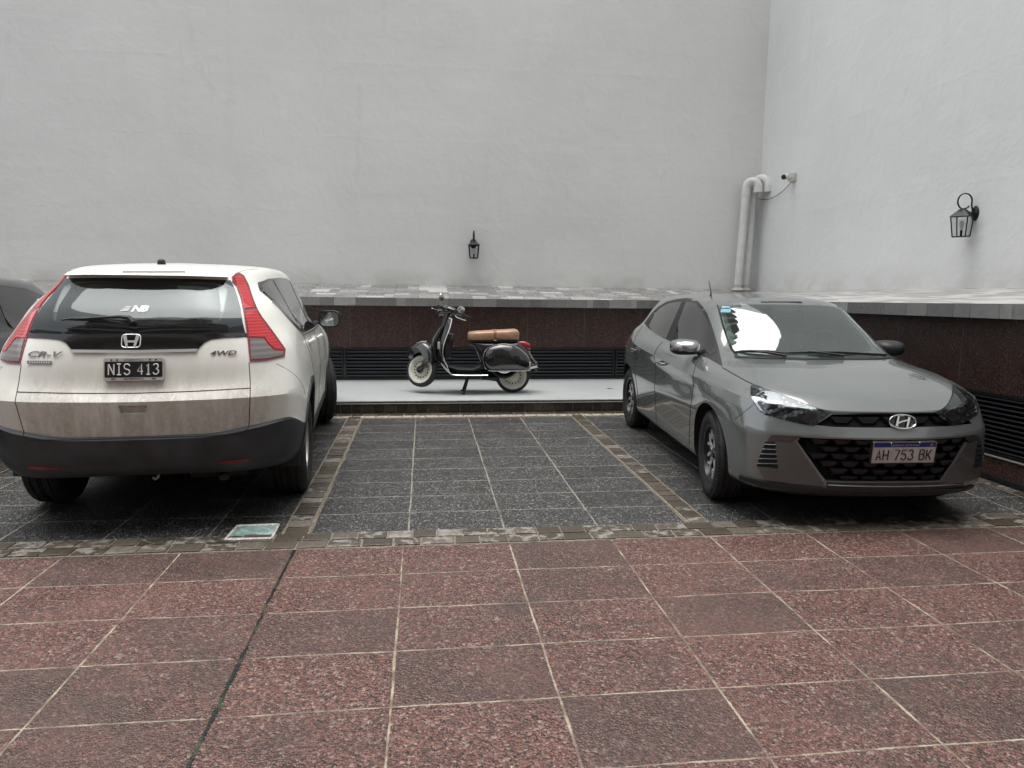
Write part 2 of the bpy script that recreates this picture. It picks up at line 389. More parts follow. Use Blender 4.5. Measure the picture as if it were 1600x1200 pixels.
# dark granite band walls (thing: retaining wall of the raised planter roof)
g = MB(); g.box((-3.85, 10.16, .865), (16.3, .30, .60)); 
tag(g.build('granite_wall', M_granite, smooth=0), 'dark red granite cladding band along the back, above the louvres and behind the scooter', 'wall')
g = MB(); L = 12.7; 
def slab(mb, x0, x1, ya, yb, zlo, zhi, mi=0):
    """box on the right wall whose bottom/top heights follow zr()"""
    v = [(x, y, zr(z, y)) for y in (ya, yb) for z in (zlo, zhi) for x in (x0, x1)]
    vs = [mb.bm.verts.new(p) for p in v]
    for q in ((0,1,3,2), (4,6,7,5), (0,2,6,4), (1,5,7,3), (0,4,5,1), (2,3,7,6)):
        f = mb.bm.faces.new([vs[i] for i in q]); f.material_index = mi
slab(g, 4.375, 4.66, -9.0, 9.98, .578, 1.165)
slab(g, 4.345, 4.66, -9.0, 9.98, -.05, .092)
tag(g.build('granite_wall', M_granite, smooth=0), 'dark speckled granite cladding of the right wall, above and below its louvres', 'wall')
g = MB(); slab(g, 4.335, 4.40, -9.0, 9.96, .093, .103); tag(g.build('stone_sill', mat('pale_sill', (.36,.33,.28), .5), smooth=0), 'thin pale sill strip under the louvres of the right wall', 'sill')

# coping ledge: fascia tiles + sloping mosaic tiled top
def tile_mat(name, light=False):
    n = NT(name); P = n.co.outputs['Object']; r = n.sep(n.attr('rv')['Color'])
    f = n.noise(16, 6, .65, vec=n.mapping(P, scale=(1,1,1)), dist=.6)[0]
    c = n.ramp(r[0], [(0, (.15,.15,.15)), (.35, (.21,.208,.205)), (.7, (.27,.267,.26)), (1, (.35,.345,.335))]) if not light else \
        n.ramp(r[0], [(0, (.19,.187,.18)), (.5, (.30,.296,.287)), (.8, (.42,.415,.40)), (1, (.58,.57,.55))])
    c = n.mix(n.mapr(f, .35, .7, 0, .55), c, n.mix(.5, c, .05 if not light else .14))
    n.set(color=c, rough=n.mapr(f, .3, .7, .22, .42) , normal=n.bump(f, .15, .006)); return n.m
M_fascia = tile_mat('grey_stone_tile'); M_top = tile_mat('pale_mosaic_tile', True)
def rects_obj(name, quads, m, parent):
    bm = bmesh.new(); cl = bm.loops.layers.color.new('rv')
    for pts, c in quads:
        f = bm.faces.new([bm.verts.new(p) for p in pts])
        for l in f.loops: l[cl] = (c, rnd.random(), 0, 1)
    me = bpy.data.meshes.new(name); bm.to_mesh(me); bm.free(); return finish(name, me, m, parent, smooth=0)
ZL, YW, XW = 1.262, 11.40, 5.37
def backledge():
    root = empty('ledge', (0, 9.85, 0)); OY = 9.85
    zt = lambda x: ZL - .0033*(x-.3)          # follows the slight fall seen along the wall
    b = MB(); b.box((-3.95, .78, 1.205), (16.3, 1.52, .085)); b.build('slab', mat('render_grey', (.25,.25,.24), .8), root, smooth=0)
    q = []; x = -12.0
    while x < 4.2:
        w = rnd.choice([.09, .13, .17, .2, .26, .3])*rnd.uniform(.9, 1.1); x2 = min(x+w, 4.2)
        q.append(([(x+.0015, -.012, zt(x)-.107), (x2-.0015, -.012, zt(x2)-.107), (x2-.0015, -.012, zt(x2)), (x+.0015, -.012, zt(x))], rnd.random())); x = x2
    rects_obj('fascia_tiles', q, M_fascia, root)
    j = MB(); j.box((-3.9, -.003, 1.207), (16.2, .016, .104)); j.build('joint_bed', M_joint, root, smooth=0)
    # top: columns of printed tiles, each a patchwork of pale rectangles
    q = []; x = -12.0; D = 1.56; tan = .105
    def P(x, y): return (x, y, zt(x) + .001 + y*tan)
    while x < 5.4:
        w = rnd.uniform(.30, .42); y = -.012
        while y < D-.02:
            h = rnd.uniform(.28, .52); y2 = min(D, y+h)
            # split the tile
            def split(a, b, c, d, dep):
                if dep == 0 or (b-a) < .1 and (d-c) < .1 or rnd.random() < .18:
                    q.append(([P(a, c), P(b, c), P(b, d), P(a, d)], rnd.random()**1.0)); return
                if (b-a) > (d-c)*.9: m_ = a+(b-a)*rnd.choice([.33, .5, .66]); split(a, m_, c, d, dep-1); split(m_, b, c, d, dep-1)
                else: m_ = c+(d-c)*rnd.choice([.33, .5, .66]); split(a, b, c, m_, dep-1); split(a, b, m_, d, dep-1)
            split(x+.002, x+w-.002, y+.002, y2-.002, 2); y = y2
        x += w
    # trim the region beyond the right ledge edge: keep tiles behind the diagonal valley
    q = [t for t in q if (t[0][0][0] < 4.2 or (t[0][0][0]-4.2) < t[0][0][1])]
    rects_obj('top_tiles', q, M_top, root)
    u = MB(); u.poly([(-12, -.012, zt(-12)-.002), (5.38, -.012, zt(5.4)-.002), (5.38, D, zt(5.4)-.002+D*tan), (-12, D, zt(-12)-.002+D*tan)]); u.build('joint_bed', M_joint, root, smooth=0)
    tag(root, 'sloping ledge of patchwork grey stone tiles running along the back wall', 'ledge')
M_joint = mat('tile_joint', (.07,.07,.068), .7)
backledge()
def wavy_mat():
    n = NT('wavy_white_coating'); P = n.co.outputs['Object']
    w = n.noise(3.2, 4, .55, vec=n.mapping(P, scale=(2.2,.5,1)), dist=.8)[0]
    n.set(color=n.mix(n.mapr(w, .42, .6), (.26,.257,.25), (.46,.45,.435)), rough=.4, normal=n.bump(w, .9, .05)); return n.m
def rightledge():
    root = empty('ledge', (4.2, 3, 0)); ox, oy = 4.2, 3.0
    q = []; y = -9.0
    while y < 9.85:
        y2 = min(y+rnd.choice([.12, .17, .22, .28, .33])*rnd.uniform(.9, 1.1), 9.85)
        q.append(([(-.012, y2-.0015-oy, zr(1.156, y2)), (-.012, y+.0015-oy, zr(1.156, y)), (-.012, y+.0015-oy, zr(1.262, y)), (-.012, y2-.0015-oy, zr(1.262, y2))], rnd.random()**1.2)); y = y2
    rects_obj('fascia_tiles', q, M_fascia, root)
    j = MB(); j.M = T(-ox, -oy, 0); slab(j, 4.19, 4.5, -9, 9.85, 1.157, 1.259); j.build('joint_bed', M_joint, root, smooth=0)
    # sloping wavy top, finely gridded
    NY, NX = 150, 12; vs = []; fs = []
    for i in range(NY+1):
        yy = -9 + 18.85*i/NY
        for k in range(NX+1):
            s = k/NX; xx = 4.19 + (XW+.02-4.19)*s; ym = yy + 1.55*s*(i/NY)
            vs.append((xx-ox, ym-oy, zr(1.262, min(yy, 9.85)) + .002 + s*(.125)))
    for i in range(NY):
        for k in range(NX):
            a = i*(NX+1)+k; fs.append((a, a+1, a+NX+2, a+NX+1))
    mesh_obj('coated_top', vs, fs, wavy_mat(), root)
    tag(root, 'ledge with grey tile edge and wavy white coated top along the right wall', 'ledge')
rightledge()

# tall rendered walls
def stucco(name, base, warm=0):
    n = NT(name); P = n.co.outputs['Object']
    a = n.noise(.35, 4, vec=P)[0]; b = n.noise(2.4, 6, .62, vec=P, dist=.5)[0]; c = n.noise(11, 7, .6, vec=P, dist=.35)[0]
    hs_ = n.noise(1.2, 4, .6, vec=n.mapping(P, scale=(.25,.25,3.2)))[0]
    x, y, z = n.sep(P)[0:3]
    # faint lift joints of the render
    zz = n.math('ADD', z, n.math('MULTIPLY', n.math('SUBTRACT', n.noise(.9, 4, vec=P)[0], .5), .12))
    band = n.math('ABSOLUTE', n.math('SUBTRACT', n.math('FRACT', n.math('DIVIDE', n.math('ADD', zz, .15), 1.07)), .5))
    bm_ = n.math('MULTIPLY', n.math('SUBTRACT', 1, n.mapr(band, 0, .035)), n.mapr(b, .4, .6, .2, 1))
    col = n.mix(n.mapr(a, .3, .7), tuple(v*.94 for v in base), tuple(min(.85, v*1.03) for v in base))
    col = n.mix(n.mapr(hs_, .5, .8, 0, .16), col, tuple(v*.8 for v in base))
    st = n.mapr(n.noise(3.0, 4, .6, vec=n.mapping(P, scale=(1.6,1.6,.12)))[0], .55, .8, 0, .12)
    col = n.mix(st, col, tuple(v*.72 for v in base))
    cr = n.voro(.45, n.mapping(P, loc=(3,1,2)), 'DISTANCE_TO_EDGE'); ck = n.math('MULTIPLY', n.math('SUBTRACT', 1, n.mapr(n.math('ADD', cr['Distance'], n.math('MULTIPLY', n.math('SUBTRACT', n.noise(4, 5, vec=P)[0], .5), .12)), .0, .006)), n.mapr(n.noise(.7, 3, vec=n.mapping(P, loc=(1,9,4)))[0], .52, .6, 0, .10)); col = n.mix(ck, col, tuple(v*.6 for v in base))
    patch = n.mapr(n.noise(.55, 5, .5, vec=n.mapping(P, loc=(8,2,5)), dist=.8)[0], .54, .58, 0, .10); col = n.mix(patch, col, tuple(min(.85, v*1.15) for v in base))
    dirt = n.math('MULTIPLY', n.mapr(z, 1.42, 1.75, 1, 0), n.mapr(b, .4, .65, .1, .5)); col = n.mix(dirt, col, (.46,.44,.38))
    h = n.math('ADD', n.math('MULTIPLY', b, .8), n.math('MULTIPLY', c, .35)); h = n.math('ADD', h, n.math('MULTIPLY', bm_, .07)); h = n.math('ADD', h, n.math('MULTIPLY', hs_, .22))
    h = n.math('ADD', h, n.math('MULTIPLY', n.noise(70, 4, vec=P)[0], .05))
    n.set(color=col, rough=.75, spec=.25, normal=n.bump(h, .36, .03)); return n.m
M_wall = stucco('grey_white_render', (.71,.715,.70)); M_wall2 = stucco('white_render', (.70,.715,.71))
HW = 9.5; HR = 7.6
b = MB(); b.box((-3.3, YW+.15, 1.1+HW/2), (17.4, .3, HW)); tag(b.build('rendered_wall', M_wall, smooth=0), 'tall blank light grey rendered wall behind the parked vehicles', 'wall')
b = MB(); b.box((XW+.15, 1.1, 1.2+HR/2), (.3, 20.6, HR)); tag(b.build('rendered_wall', M_wall2, smooth=0), 'tall white rendered wall on the right with the lantern and security camera', 'wall')
b = MB(); b.box((-12.15, 1.1, 2.5), (.3, 20.6, 5)); tag(b.build('rendered_wall', M_wall, smooth=0), 'rendered boundary wall at the far left of the courtyard', 'wall')

# the apartment blocks round the courtyard that show up only in glass and paint
def block(loc, rz, w, h, floors, label, bays):
    root = empty('apartment_building', loc, rz); M_f = mat('facade_render', (.26,.245,.22), .8); M_g = mat('facade_glass', .03, .08); M_b = mat('balcony_edge', (.40,.385,.36), .7)
    m = MB(); m.box((0, -3, h/2), (w, 6, h)); m.box((w/2+2.2, -3.2, h*.34), (4.4, 6, h*.68)); m.build('wall', M_f, root, smooth=0)
    for k in range(floors):
        z = .4 + k*h/floors
        for b_ in range(bays):
            x = -w/2+(b_+.5)*w/bays; f = MB(); f.box((x, .02, z+1.25), (w/bays*.6, .06, 1.8)); f.build('window', M_g, root, smooth=0)
        if k: bb = MB(); bb.box((0, .55, z-.05), (w+.1, 1.1, .16)); bb.box((0, 1.08, z+.40), (w, .05, .75)); bb.build('balcony', M_b, root, smooth=0)
    tag(root, label, 'building'); return root
block((-3.6, -6.6, 0), 0, 11.0, 21, 7, 'apartment building with balconies closing the courtyard opposite the parking bays', 3)
block((2.9, 13.2, 0), math.pi, 4.6, 25.0, 9, 'apartment building rising behind the back wall near the corner', 2)
# ------------------------------------------------------------------ car body library
def _pchip(t, y, ts):
    n = len(t); h = np.diff(t); h[h < 1e-9] = 1e-9; d = np.diff(y, axis=0)/h[:, None]; m = np.zeros_like(y)
    if n == 2: m[:] = d[0]
    else:
        for i in range(1, n-1):
            a, b = d[i-1], d[i]; w1, w2 = 2*h[i]+h[i-1], h[i]+2*h[i-1]
            with np.errstate(divide='ignore', invalid='ignore'):
                hm = (w1+w2)/(w1/a+w2/b)
            avg = (a*h[i]+b*h[i-1])/(h[i]+h[i-1])
            mm = np.where(a*b > 0, hm, 0.0)
            # relax toward the Catmull-Rom slope so curves stay round
            m[i] = np.where(a*b > 0, .35*mm+.65*np.sign(avg)*np.minimum(np.abs(avg), 2.2*np.minimum(np.abs(a), np.abs(b))), mm)
        m[0], m[-1] = d[0], d[-1]
    out = np.zeros((len(ts), y.shape[1])); k = np.clip(np.searchsorted(t, ts, side='right')-1, 0, n-2)
    s = (ts-t[k])/h[k]; H = h[k][:, None]; s = s[:, None]
    return (2*s**3-3*s**2+1)*y[k]+(s**3-2*s**2+s)*H*m[k]+(-2*s**3+3*s**2)*y[k+1]+(s**3-s**2)*H*m[k+1]
def curve_eval(P, nseg, mirror=(False, False), crease=()):
    """P (n,3) control points -> dense; mirror flags: symmetric continuation across y=0 at that end"""
    P = np.asarray(P, float); n = len(P); cuts = [0]+sorted(c for c in crease if 0 < c < n-1)+[n-1]; out = []
    for a, b in zip(cuts[:-1], cuts[1:]):
        Q = P[a:b+1]; off = 0
        if mirror[0] and a == 0 and len(Q) > 1: Q = np.vstack([Q[1:2]*[1,-1,1], Q]); off = 1
        if mirror[1] and b == n-1: Q = np.vstack([Q, Q[-2:-1]*[1,-1,1]])
        L = np.maximum(np.linalg.norm(np.diff(Q, axis=0), axis=1), 1e-5)**.8; t = np.concatenate([[0], np.cumsum(L)])
        ts = []
        for i in range(b-a):
            i0 = i+off; ts += list(t[i0]+(t[i0+1]-t[i0])*np.arange(nseg)/nseg)
        if b == n-1: ts.append(t[b-a+off])
        out.append(_pchip(t, Q, np.array(ts)))
    return np.vstack(out)
def body_surface(rows, nu=6, nv=5, crease_v=(), crease_u=()):
    R = np.array(rows, float)                                # V x U x 3
    A = np.array([curve_eval(r, nu, (True, True), crease_u) for r in R])
    B = np.array([curve_eval(A[:, j], nv, (False, False), crease_v) for j in range(A.shape[1])])   # U' x V' x 3
    return B.transpose(1, 0, 2)                              # V' x U' x 3
def body_bm(S):
    """mirrored closed shell from the half grid S[V][U]"""
    V, U, _ = S.shape; bm = bmesh.new(); vs = {}
    for sgn in (1, -1):
        for i in range(V):
            for j in range(U):
                p = S[i, j]; vs[sgn, i, j] = bm.verts.new((p[0], p[1]*sgn, p[2]))
    lay = bm.faces.layers.int.new('cell')
    for sgn in (1, -1):
        for i in range(V-1):
            for j in range(U-1):
                q = [vs[sgn, i, j], vs[sgn, i, j+1], vs[sgn, i+1, j+1], vs[sgn, i+1, j]]
                f = bm.faces.new(q if sgn > 0 else q[::-1]); f[lay] = i*1000+j
    bmesh.ops.remove_doubles(bm, verts=bm.verts[:], dist=.0006)
    bmesh.ops.dissolve_degenerate(bm, dist=.0005, edges=bm.edges[:])
    bmesh.ops.holes_fill(bm, edges=[e for e in bm.edges if len(e.link_faces) == 1], sides=0)
    bmesh.ops.recalc_face_normals(bm, faces=bm.faces[:])
    return bm
def _vol(me):
    b = bmesh.new(); b.from_mesh(me); v = b.calc_volume(signed=True); b.free(); return round(v, 3)
class Car:
    """pose + shell + projection of outlines onto the shell"""
    def __init__(s, pose, rows, nu, nv, crease_v=(), crease_u=()):
        s.X, s.Y, s.a = pose; s.S = body_surface(rows, nu, nv, crease_v, crease_u); s.nv = nv; s.nu = nu
        s.bm = body_bm(s.S); s.bvh = BVHTree.FromBMesh(s.bm)
        c, sn = math.cos(s.a), math.sin(s.a)
        def loc(v, w=1): x, y = v[0]-w*s.X, v[1]-w*s.Y; return Vector((c*x+sn*y, -sn*x+c*y, v[2]))
        s.eye = loc((0, 0, CAM_H)); s.loc = loc
    # frames: 2D -> (origin, direction) in car space
    def photo(s, p):
        d = CR*((p[0]-800)/CAM_F) - CU*((p[1]-600)/CAM_F) + CF; return s.eye, s.loc(d, 0).normalized()
    def side(s, sgn): return lambda p: (Vector((p[0], sgn*4, p[1])), Vector((0, -sgn, 0)))
    def front(s, p): return Vector((6, p[0], p[1])), Vector((-1, 0, 0))
    def rear(s, p): return Vector((-6, p[0], p[1])), Vector((1, 0, 0))
    def top(s, p): return Vector((p[0], p[1], 5)), Vector((0, 0, -1))
    def hit(s, fr, p):
        o, d = fr(p); h = s.bvh.ray_cast(o, d)
        if h[0] is None:
            # slide along the ray to the closest approach
            best = None
            for k in range(60):
                q = o+d*(1.5+k*.12); n = s.bvh.find_nearest(q)
                if best is None or n[3] < best[3]: best = n
            h = best
        n = h[1] if h[1].dot(d) < 0 else -h[1]
        return h[0], n
    def panel(s, name, outline, fr, mats, parent=None, off=.002, thick=.008, cell=.04, mirror=False, smooth=0, flip=False, build=True, mi_side=None, deform=None, fit=0):
        pts = crom(outline, smooth, True) if smooth else [tuple(map(float, p)) for p in outline]
        bm = bmesh.new(); vs = [bm.verts.new((p[0], p[1], 0)) for p in pts]
        for tri in tessellate_polygon([[Vector((p[0], p[1], 0)) for p in pts]]):
            try: bm.faces.new([vs[i] for i in tri])
            except ValueError: pass
        xs = [p[0] for p in pts]; ys = [p[1] for p in pts]
        for ax, (lo, hi) in ((0, (min(xs), max(xs))), (1, (min(ys), max(ys)))):
            n = int((hi-lo)/cell)
            for k in range(1, n+1):
                c = lo+(hi-lo)*k/(n+1); co = [0, 0, 0]; co[ax] = c; no = [0, 0, 0]; no[ax] = 1
                bmesh.ops.bisect_plane(bm, geom=bm.verts[:]+bm.edges[:]+bm.faces[:], plane_co=co, plane_no=no)
        bmesh.ops.dissolve_degenerate(bm, dist=1e-5, edges=bm.edges[:])
        bm.verts.ensure_lookup_table(); bm.verts.index_update()
        V0 = [v.co.copy() for v in bm.verts]; F0 = [[v.index for v in f.verts] for f in bm.faces]
        bd = [(e.verts[0].index, e.verts[1].index) for e in bm.edges if len(e.link_faces) == 1]; bm.free()
        H = [s.hit(fr, (v.x, v.y)) for v in V0]
        if fit:      # replace the hits by a smooth bicubic x = f(y, z), kept just outside the shell (fit = +1 front, -1 rear)
            Q = np.array([tuple(h[0]) for h in H]); y_, z_ = Q[:, 1], Q[:, 2]-Q[:, 2].mean(); A_ = np.stack([y_**i*z_**j for i in ((0, 2) if fit > 0 else (0, 2, 4)) for j in (0, 1, 2)]+[z_**3], 1)
            co = np.linalg.lstsq(A_, Q[:, 0], rcond=None)[0]; X_ = A_ @ co; sh = max(0, float(np.percentile((Q[:, 0]-X_)*fit, 90 if fit > 0 else 99)))
            g = lambda y, z: float(np.array([y**i*z**j for i in ((0, 2) if fit > 0 else (0, 2, 4)) for j in (0, 1, 2)]+[z**3]) @ co)
            H2 = []
            for k, h in enumerate(H):
                yy, zz = y_[k], z_[k]; e = 1e-3; nx = Vector((1, -(g(yy+e, zz)-g(yy-e, zz))/(2*e), -(g(yy, zz+e)-g(yy, zz-e))/(2*e)))*fit
                H2.append((Vector((X_[k]+sh*fit, Q[k, 1], Q[k, 2])), nx.normalized()))
            H = H2
        # smooth normals over neighbours
        N = [Vector(h[1]) for h in H]; acc = [n.copy() for n in N]
        for F in F0:
            t = sum((N[i] for i in F), Vector())
            for i in F: acc[i] += t
        N = [a.normalized() for a in acc]
        if deform: O = [deform(h[0]+n*off, h[0]) for h, n in zip(H, N)]
        else: O = [h[0]+n*off for h, n in zip(H, N)]
        I = [h[0]-n*thick for h, n in zip(H, N)]; K = len(V0)
        verts = O+I; faces = [F[:] for F in F0]+[[K+i for i in F[::-1]] for F in F0]+[[a, b, K+b, K+a] for a, b in bd]
        idx = [0]*len(F0)+[0]*len(F0)+[mi_side or 0]*len(bd)
        def make(sg):
            b2 = bmesh.new(); vv = [b2.verts.new((v.x, v.y*sg, v.z)) for v in verts]
            for q, mi in zip(faces, idx):
                try: ff = b2.faces.new([vv[i] for i in q]); ff.material_index = mi
                except ValueError: pass
            bmesh.ops.recalc_face_normals(b2, faces=b2.faces[:])
            return b2
        if not build: return [make(1)]+([make(-1)] if mirror else [])
        res = []
        for sg in ([1, -1] if mirror else [1]):
            b2 = make(sg); me = bpy.data.meshes.new(name); b2.to_mesh(me); b2.free(); res.append(finish(name, me, mats, parent, 40))
        return res if mirror else res[0]
    def line(s, pts, fr, n=8, off=0.0, smooth=True):
        P = crom(pts, n) if smooth else pts
        out = []
        for p in P:
            h, nn = s.hit(fr, p); out.append(h+nn*off)
        return out
    def seam(s, parent, pts, fr, r=.0028, off=-.0006, mirror=False, n=8, smooth=True, flat=1.0):
        L = s.line(pts, fr, n, off, smooth)
        for sg in ((1, -1) if mirror else (1,)): m = MB(); m.tube([Vector((p.x, p.y*sg, p.z)) for p in L], r, 5); m.build('shut_line', M_seam, parent)
    def finish_body(s, name, mats, assign, cutters, parent):
        lay = s.bm.faces.layers.int['cell']
        for f in s.bm.faces: f.material_index = assign(f[lay]//1000/s.nv, (f[lay] % 1000)/s.nu, f.calc_center_median())
        me = bpy.data.meshes.new(name); s.bm.to_mesh(me)
        o = finish(name, me, mats, None, 0)
        print('OPEN EDGES', name, sum(1 for e in s.bm.edges if len(e.link_faces) != 2))
        for cb, cm in cutters:
            _op = (sum(1 for e in cb.edges if len(e.link_faces) != 2), round(cb.calc_volume(signed=True), 3)); cme = bpy.data.meshes.new('cut'); cb.to_mesh(cme); cb.free(); cme.materials.append(cm)
            if cm.name not in [m.name for m in o.data.materials]: o.data.materials.append(cm)
            co = bpy.data.objects.new('cut', cme); COL.objects.link(co)
            md = o.modifiers.new('b', 'BOOLEAN'); md.operation = 'DIFFERENCE'; md.solver = 'EXACT'; md.object = co; md.material_mode = 'TRANSFER'
            bpy.context.view_layer.update()
            ev = o.evaluated_get(bpy.context.evaluated_depsgraph_get()); nm = bpy.data.meshes.new_from_object(ev)
            print('  cut', len(o.data.vertices), '->', len(nm.vertices), 'cutter open', _op[0], 'cvol', _op[1], 'vol', _vol(nm))
            o.modifiers.clear(); old = o.data; o.data = nm; bpy.data.meshes.remove(old)
            bpy.data.objects.remove(co); bpy.data.meshes.remove(cme)
        o.data.name = name
        o.data.polygons.foreach_set('use_smooth', [True]*len(o.data.polygons)); o.data.set_sharp_from_angle(angle=math.radians(26))
        o.parent = parent; return o
    def place(s, name): return empty(name, (s.X, s.Y, 0), s.a)
def sym_yz(c, half, fr=None):
    """half outline (pixels on one side, centre to centre) -> closed symmetric outline in the y,z plane"""
    P = [(lambda h: (h.y, h.z))(c.hit(fr or c.photo, p)[0]) for p in half]; sg = 1 if sum(p[0] for p in P) > 0 else -1
    R = [(abs(y)*sg, z) for y, z in P]; R[0] = (0, R[0][1]); R[-1] = (0, R[-1][1])
    return R+[(-y, z) for y, z in R[-2:0:-1]]
def cyl_bm(x, z, r, y0, y1, n=48, squash=1):
    bm = bmesh.new(); A = []; B = []
    for k in range(n):
        t = 2*math.pi*k/n; A.append(bm.verts.new((x+r*math.cos(t), y0, z+r*squash*math.sin(t)))); B.append(bm.verts.new((x+r*math.cos(t), y1, z+r*squash*math.sin(t))))
    bm.faces.new(A); bm.faces.new(B[::-1])
    for k in range(n): bm.faces.new((A[k], B[k], B[(k+1) % n], A[(k+1) % n]))
    bmesh.ops.recalc_face_normals(bm, faces=bm.faces[:]); return bm
def hull_bm(pts):
    bm = bmesh.new(); vs = [bm.verts.new(p) for p in pts]
    r = bmesh.ops.convex_hull(bm, input=vs); 
    bmesh.ops.delete(bm, geom=[g for g in r['geom_interior'] if isinstance(g, bmesh.types.BMVert)], context='VERTS')
    bmesh.ops.recalc_face_normals(bm, faces=bm.faces[:]); return bm

# ---- car materials
def paint(name, color, rough=.32, dirt=None, metal=.0, coat=1.0, flake=0):
    n = NT(name); P = n.co.outputs['Object']; x, y, z = n.sep(P)[0:3]
    a = n.noise(3, 4, vec=P)[0]; c = n.mix(n.mapr(a, .3, .7), tuple(v*.96 for v in color), tuple(min(1, v*1.03) for v in color)); r = rough; cr = .03
    if dirt:
        # road film on the lower tailgate, with wiped and run-down streaks
        rear = n.mapr(x, -1.9, -2.12, 0, 1); low = n.mapr(z, 1.12, .62, .22, 1)
        str_ = n.noise(7, 5, .7, vec=n.mapping(P, scale=(1,2.2,.45)))[0]; sp = n.noise(38, 4, .7, vec=P)[0]
        d = n.math('MULTIPLY', n.math('MULTIPLY', rear, low), n.mapr(str_, .25, .65, .45, 1.0)); d = n.math('MULTIPLY', d, n.mapr(sp, .3, .7, .8, 1.05))
        low2 = n.math('MULTIPLY', n.mapr(z, .75, .35, 0, .5), n.mapr(str_, .3, .6, .4, 1)); d = n.math('MAXIMUM', d, low2)
        splash = n.math('MULTIPLY', n.mapr(n.noise(26, 3, .6, vec=P, dist=1.5)[0], .56, .62), n.math('MULTIPLY', n.mapr(z, .93, .86, 0, 1), n.mapr(z, .76, .80, 0, 1)))
        d = n.math('MULTIPLY', d, n.math('SUBTRACT', 1, n.math('MULTIPLY', splash, .45)))
        d = n.math('MULTIPLY', d, n.mapr(y, .50, .66, 1, .45))
        c = n.mix(n.math('MULTIPLY', d, .80), c, dirt); r = n.mapr(d, 0, .6, rough, .6); cr = n.mapr(d, 0, .5, .04, .45)
    n.set(color=c, rough=r, metal=metal, coat=coat, coatr=cr)
    if flake: n.set(normal=n.bump(n.noise(900, 2)[0], flake, .0005))
    return n.m
def glass_mat(name, tint, alpha, rough=.02, dirt=0):
    """see-through pane: transparent tint + mirror gloss by fresnel"""
    n = NT(name); t, l = n.n, n.l
    tr = t.new('ShaderNodeBsdfTransparent'); gl = t.new('ShaderNodeBsdfGlossy'); gl.inputs['Roughness'].default_value = rough; gl.inputs['Color'].default_value = (.92,.97,.96,1)
    tr.inputs['Color'].default_value = (*tint, 1)
    df = t.new('ShaderNodeBsdfDiffuse'); df.inputs['Color'].default_value = (.35,.36,.33,1); m0 = t.new('ShaderNodeMixShader')
    fz = n.math('ADD', n.mapr(n.noise(1.4, 2, .4)[0], .3, .75, dirt*.7, dirt), alpha*0) if dirt else None
    m0.inputs[0].default_value = 0
    if dirt: l.new(fz, m0.inputs[0])
    l.new(tr.outputs[0], m0.inputs[1]); l.new(df.outputs[0], m0.inputs[2])
    fr = t.new('ShaderNodeFresnel'); fr.inputs[0].default_value = 1.5; mx = t.new('ShaderNodeMixShader')
    geo = t.new('ShaderNodeNewGeometry'); l.new(n.math('MULTIPLY', n.math('ADD', fr.outputs[0], alpha, clamp=True), n.math('SUBTRACT', 1, geo.outputs['Backfacing'])), mx.inputs[0]); l.new(m0.outputs[0], mx.inputs[1]); l.new(gl.outputs[0], mx.inputs[2]); l.new(mx.outputs[0], n.out.inputs[0]); return n.m
M_tint = mat('tinted_side_glass', (.006,.006,.007), .03, spec=.9, coat=.6, coatr=.02, var=.02)
M_gblack = mat('gloss_black_trim', .008, .12, coat=.4, var=.05)
M_black = mat('black_plastic', (.010,.011,.012), .55, var=.18, scale=30)
M_cladding = mat('dusty_grey_plastic', (.026,.029,.033), .5, var=.35, scale=7)
M_void = mat('wheel_well_black', .006, .9)
M_chrome = mat('chrome', (.82,.82,.82), .08, 1, var=.03)
M_satin = mat('satin_silver', (.50,.50,.50), .3, 1, var=.06)
M_seam = mat('panel_gap', .006, .8)
M_inter = mat('dark_upholstery', (.035,.036,.036), .8)
M_dash = mat('grey_dashboard', (.13,.14,.135), .6)
def tyre_mat():
    n = NT('tyre_rubber'); P = n.co.outputs['Object']; a = n.noise(12, 5, vec=P)[0]
    n.set(color=n.mix(n.mapr(a, .3, .7), (.007,.007,.008), (.022,.021,.020)), rough=.72, normal=n.bump(n.noise(90, 2, vec=P)[0], .15, .002)); return n.m
M_tyre = tyre_mat()
def wheel(R, Wd, rim_r, rim_builder, name='wheel', parent=None, loc=(0,0,0), steer=0, side=-1, tyre_m=None, lugs=True):
    """axis along local y; outer face toward side (-1 = right). children: tyre, rim"""
    root = empty(name, loc, steer); root.parent = parent
    h = Wd/2; prof = []
    # half section from the inner bead over the tread to the outer bead; axis = z of the lathe
    sec = [(rim_r-.004, -h*.78), (rim_r+.012, -h*.90), (rim_r+(R-rim_r)*.35, -h*1.03), (rim_r+(R-rim_r)*.62, -h*1.04), (R-.030, -h*.97), (R-.012, -h*.88), (R-.003, -h*.74),
           (R, -h*.60), (R, -h*.50), (R-.007, -h*.48), (R-.007, -h*.44), (R+.001, -h*.42), (R+.001, -h*.12), (R-.007, -h*.10), (R-.007, -h*.05), (R+.001, -h*.03)]
    sec = sec+[(r, -z) for r, z in sec[::-1]]
    M = Matrix.Rotation(math.radians(90), 4, 'X')
    t = MB(); t.lathe(sec, 72, M)
    # cross grooves on the shoulders
    for k in range(80 if lugs else 0):
        a = 2*math.pi*k/80
        for sg in (-1, 1):
            t.box((0,0,0), (.004, .035, .006), None) if False else None
            Mx = Matrix.Rotation(a, 4, 'Y') @ Matrix.Translation((R-.0095, sg*h*.80, 0))
            r_ = bmesh.ops.create_cube(t.bm, size=1)
            for v in r_['verts']: v.co = Mx @ Vector((v.co.x*.006, v.co.y*h*.34, v.co.z*.0075))
    t.build('tyre', tyre_m or M_tyre, root, 40)
    rim = rim_builder(side); rim.parent = root
    return root
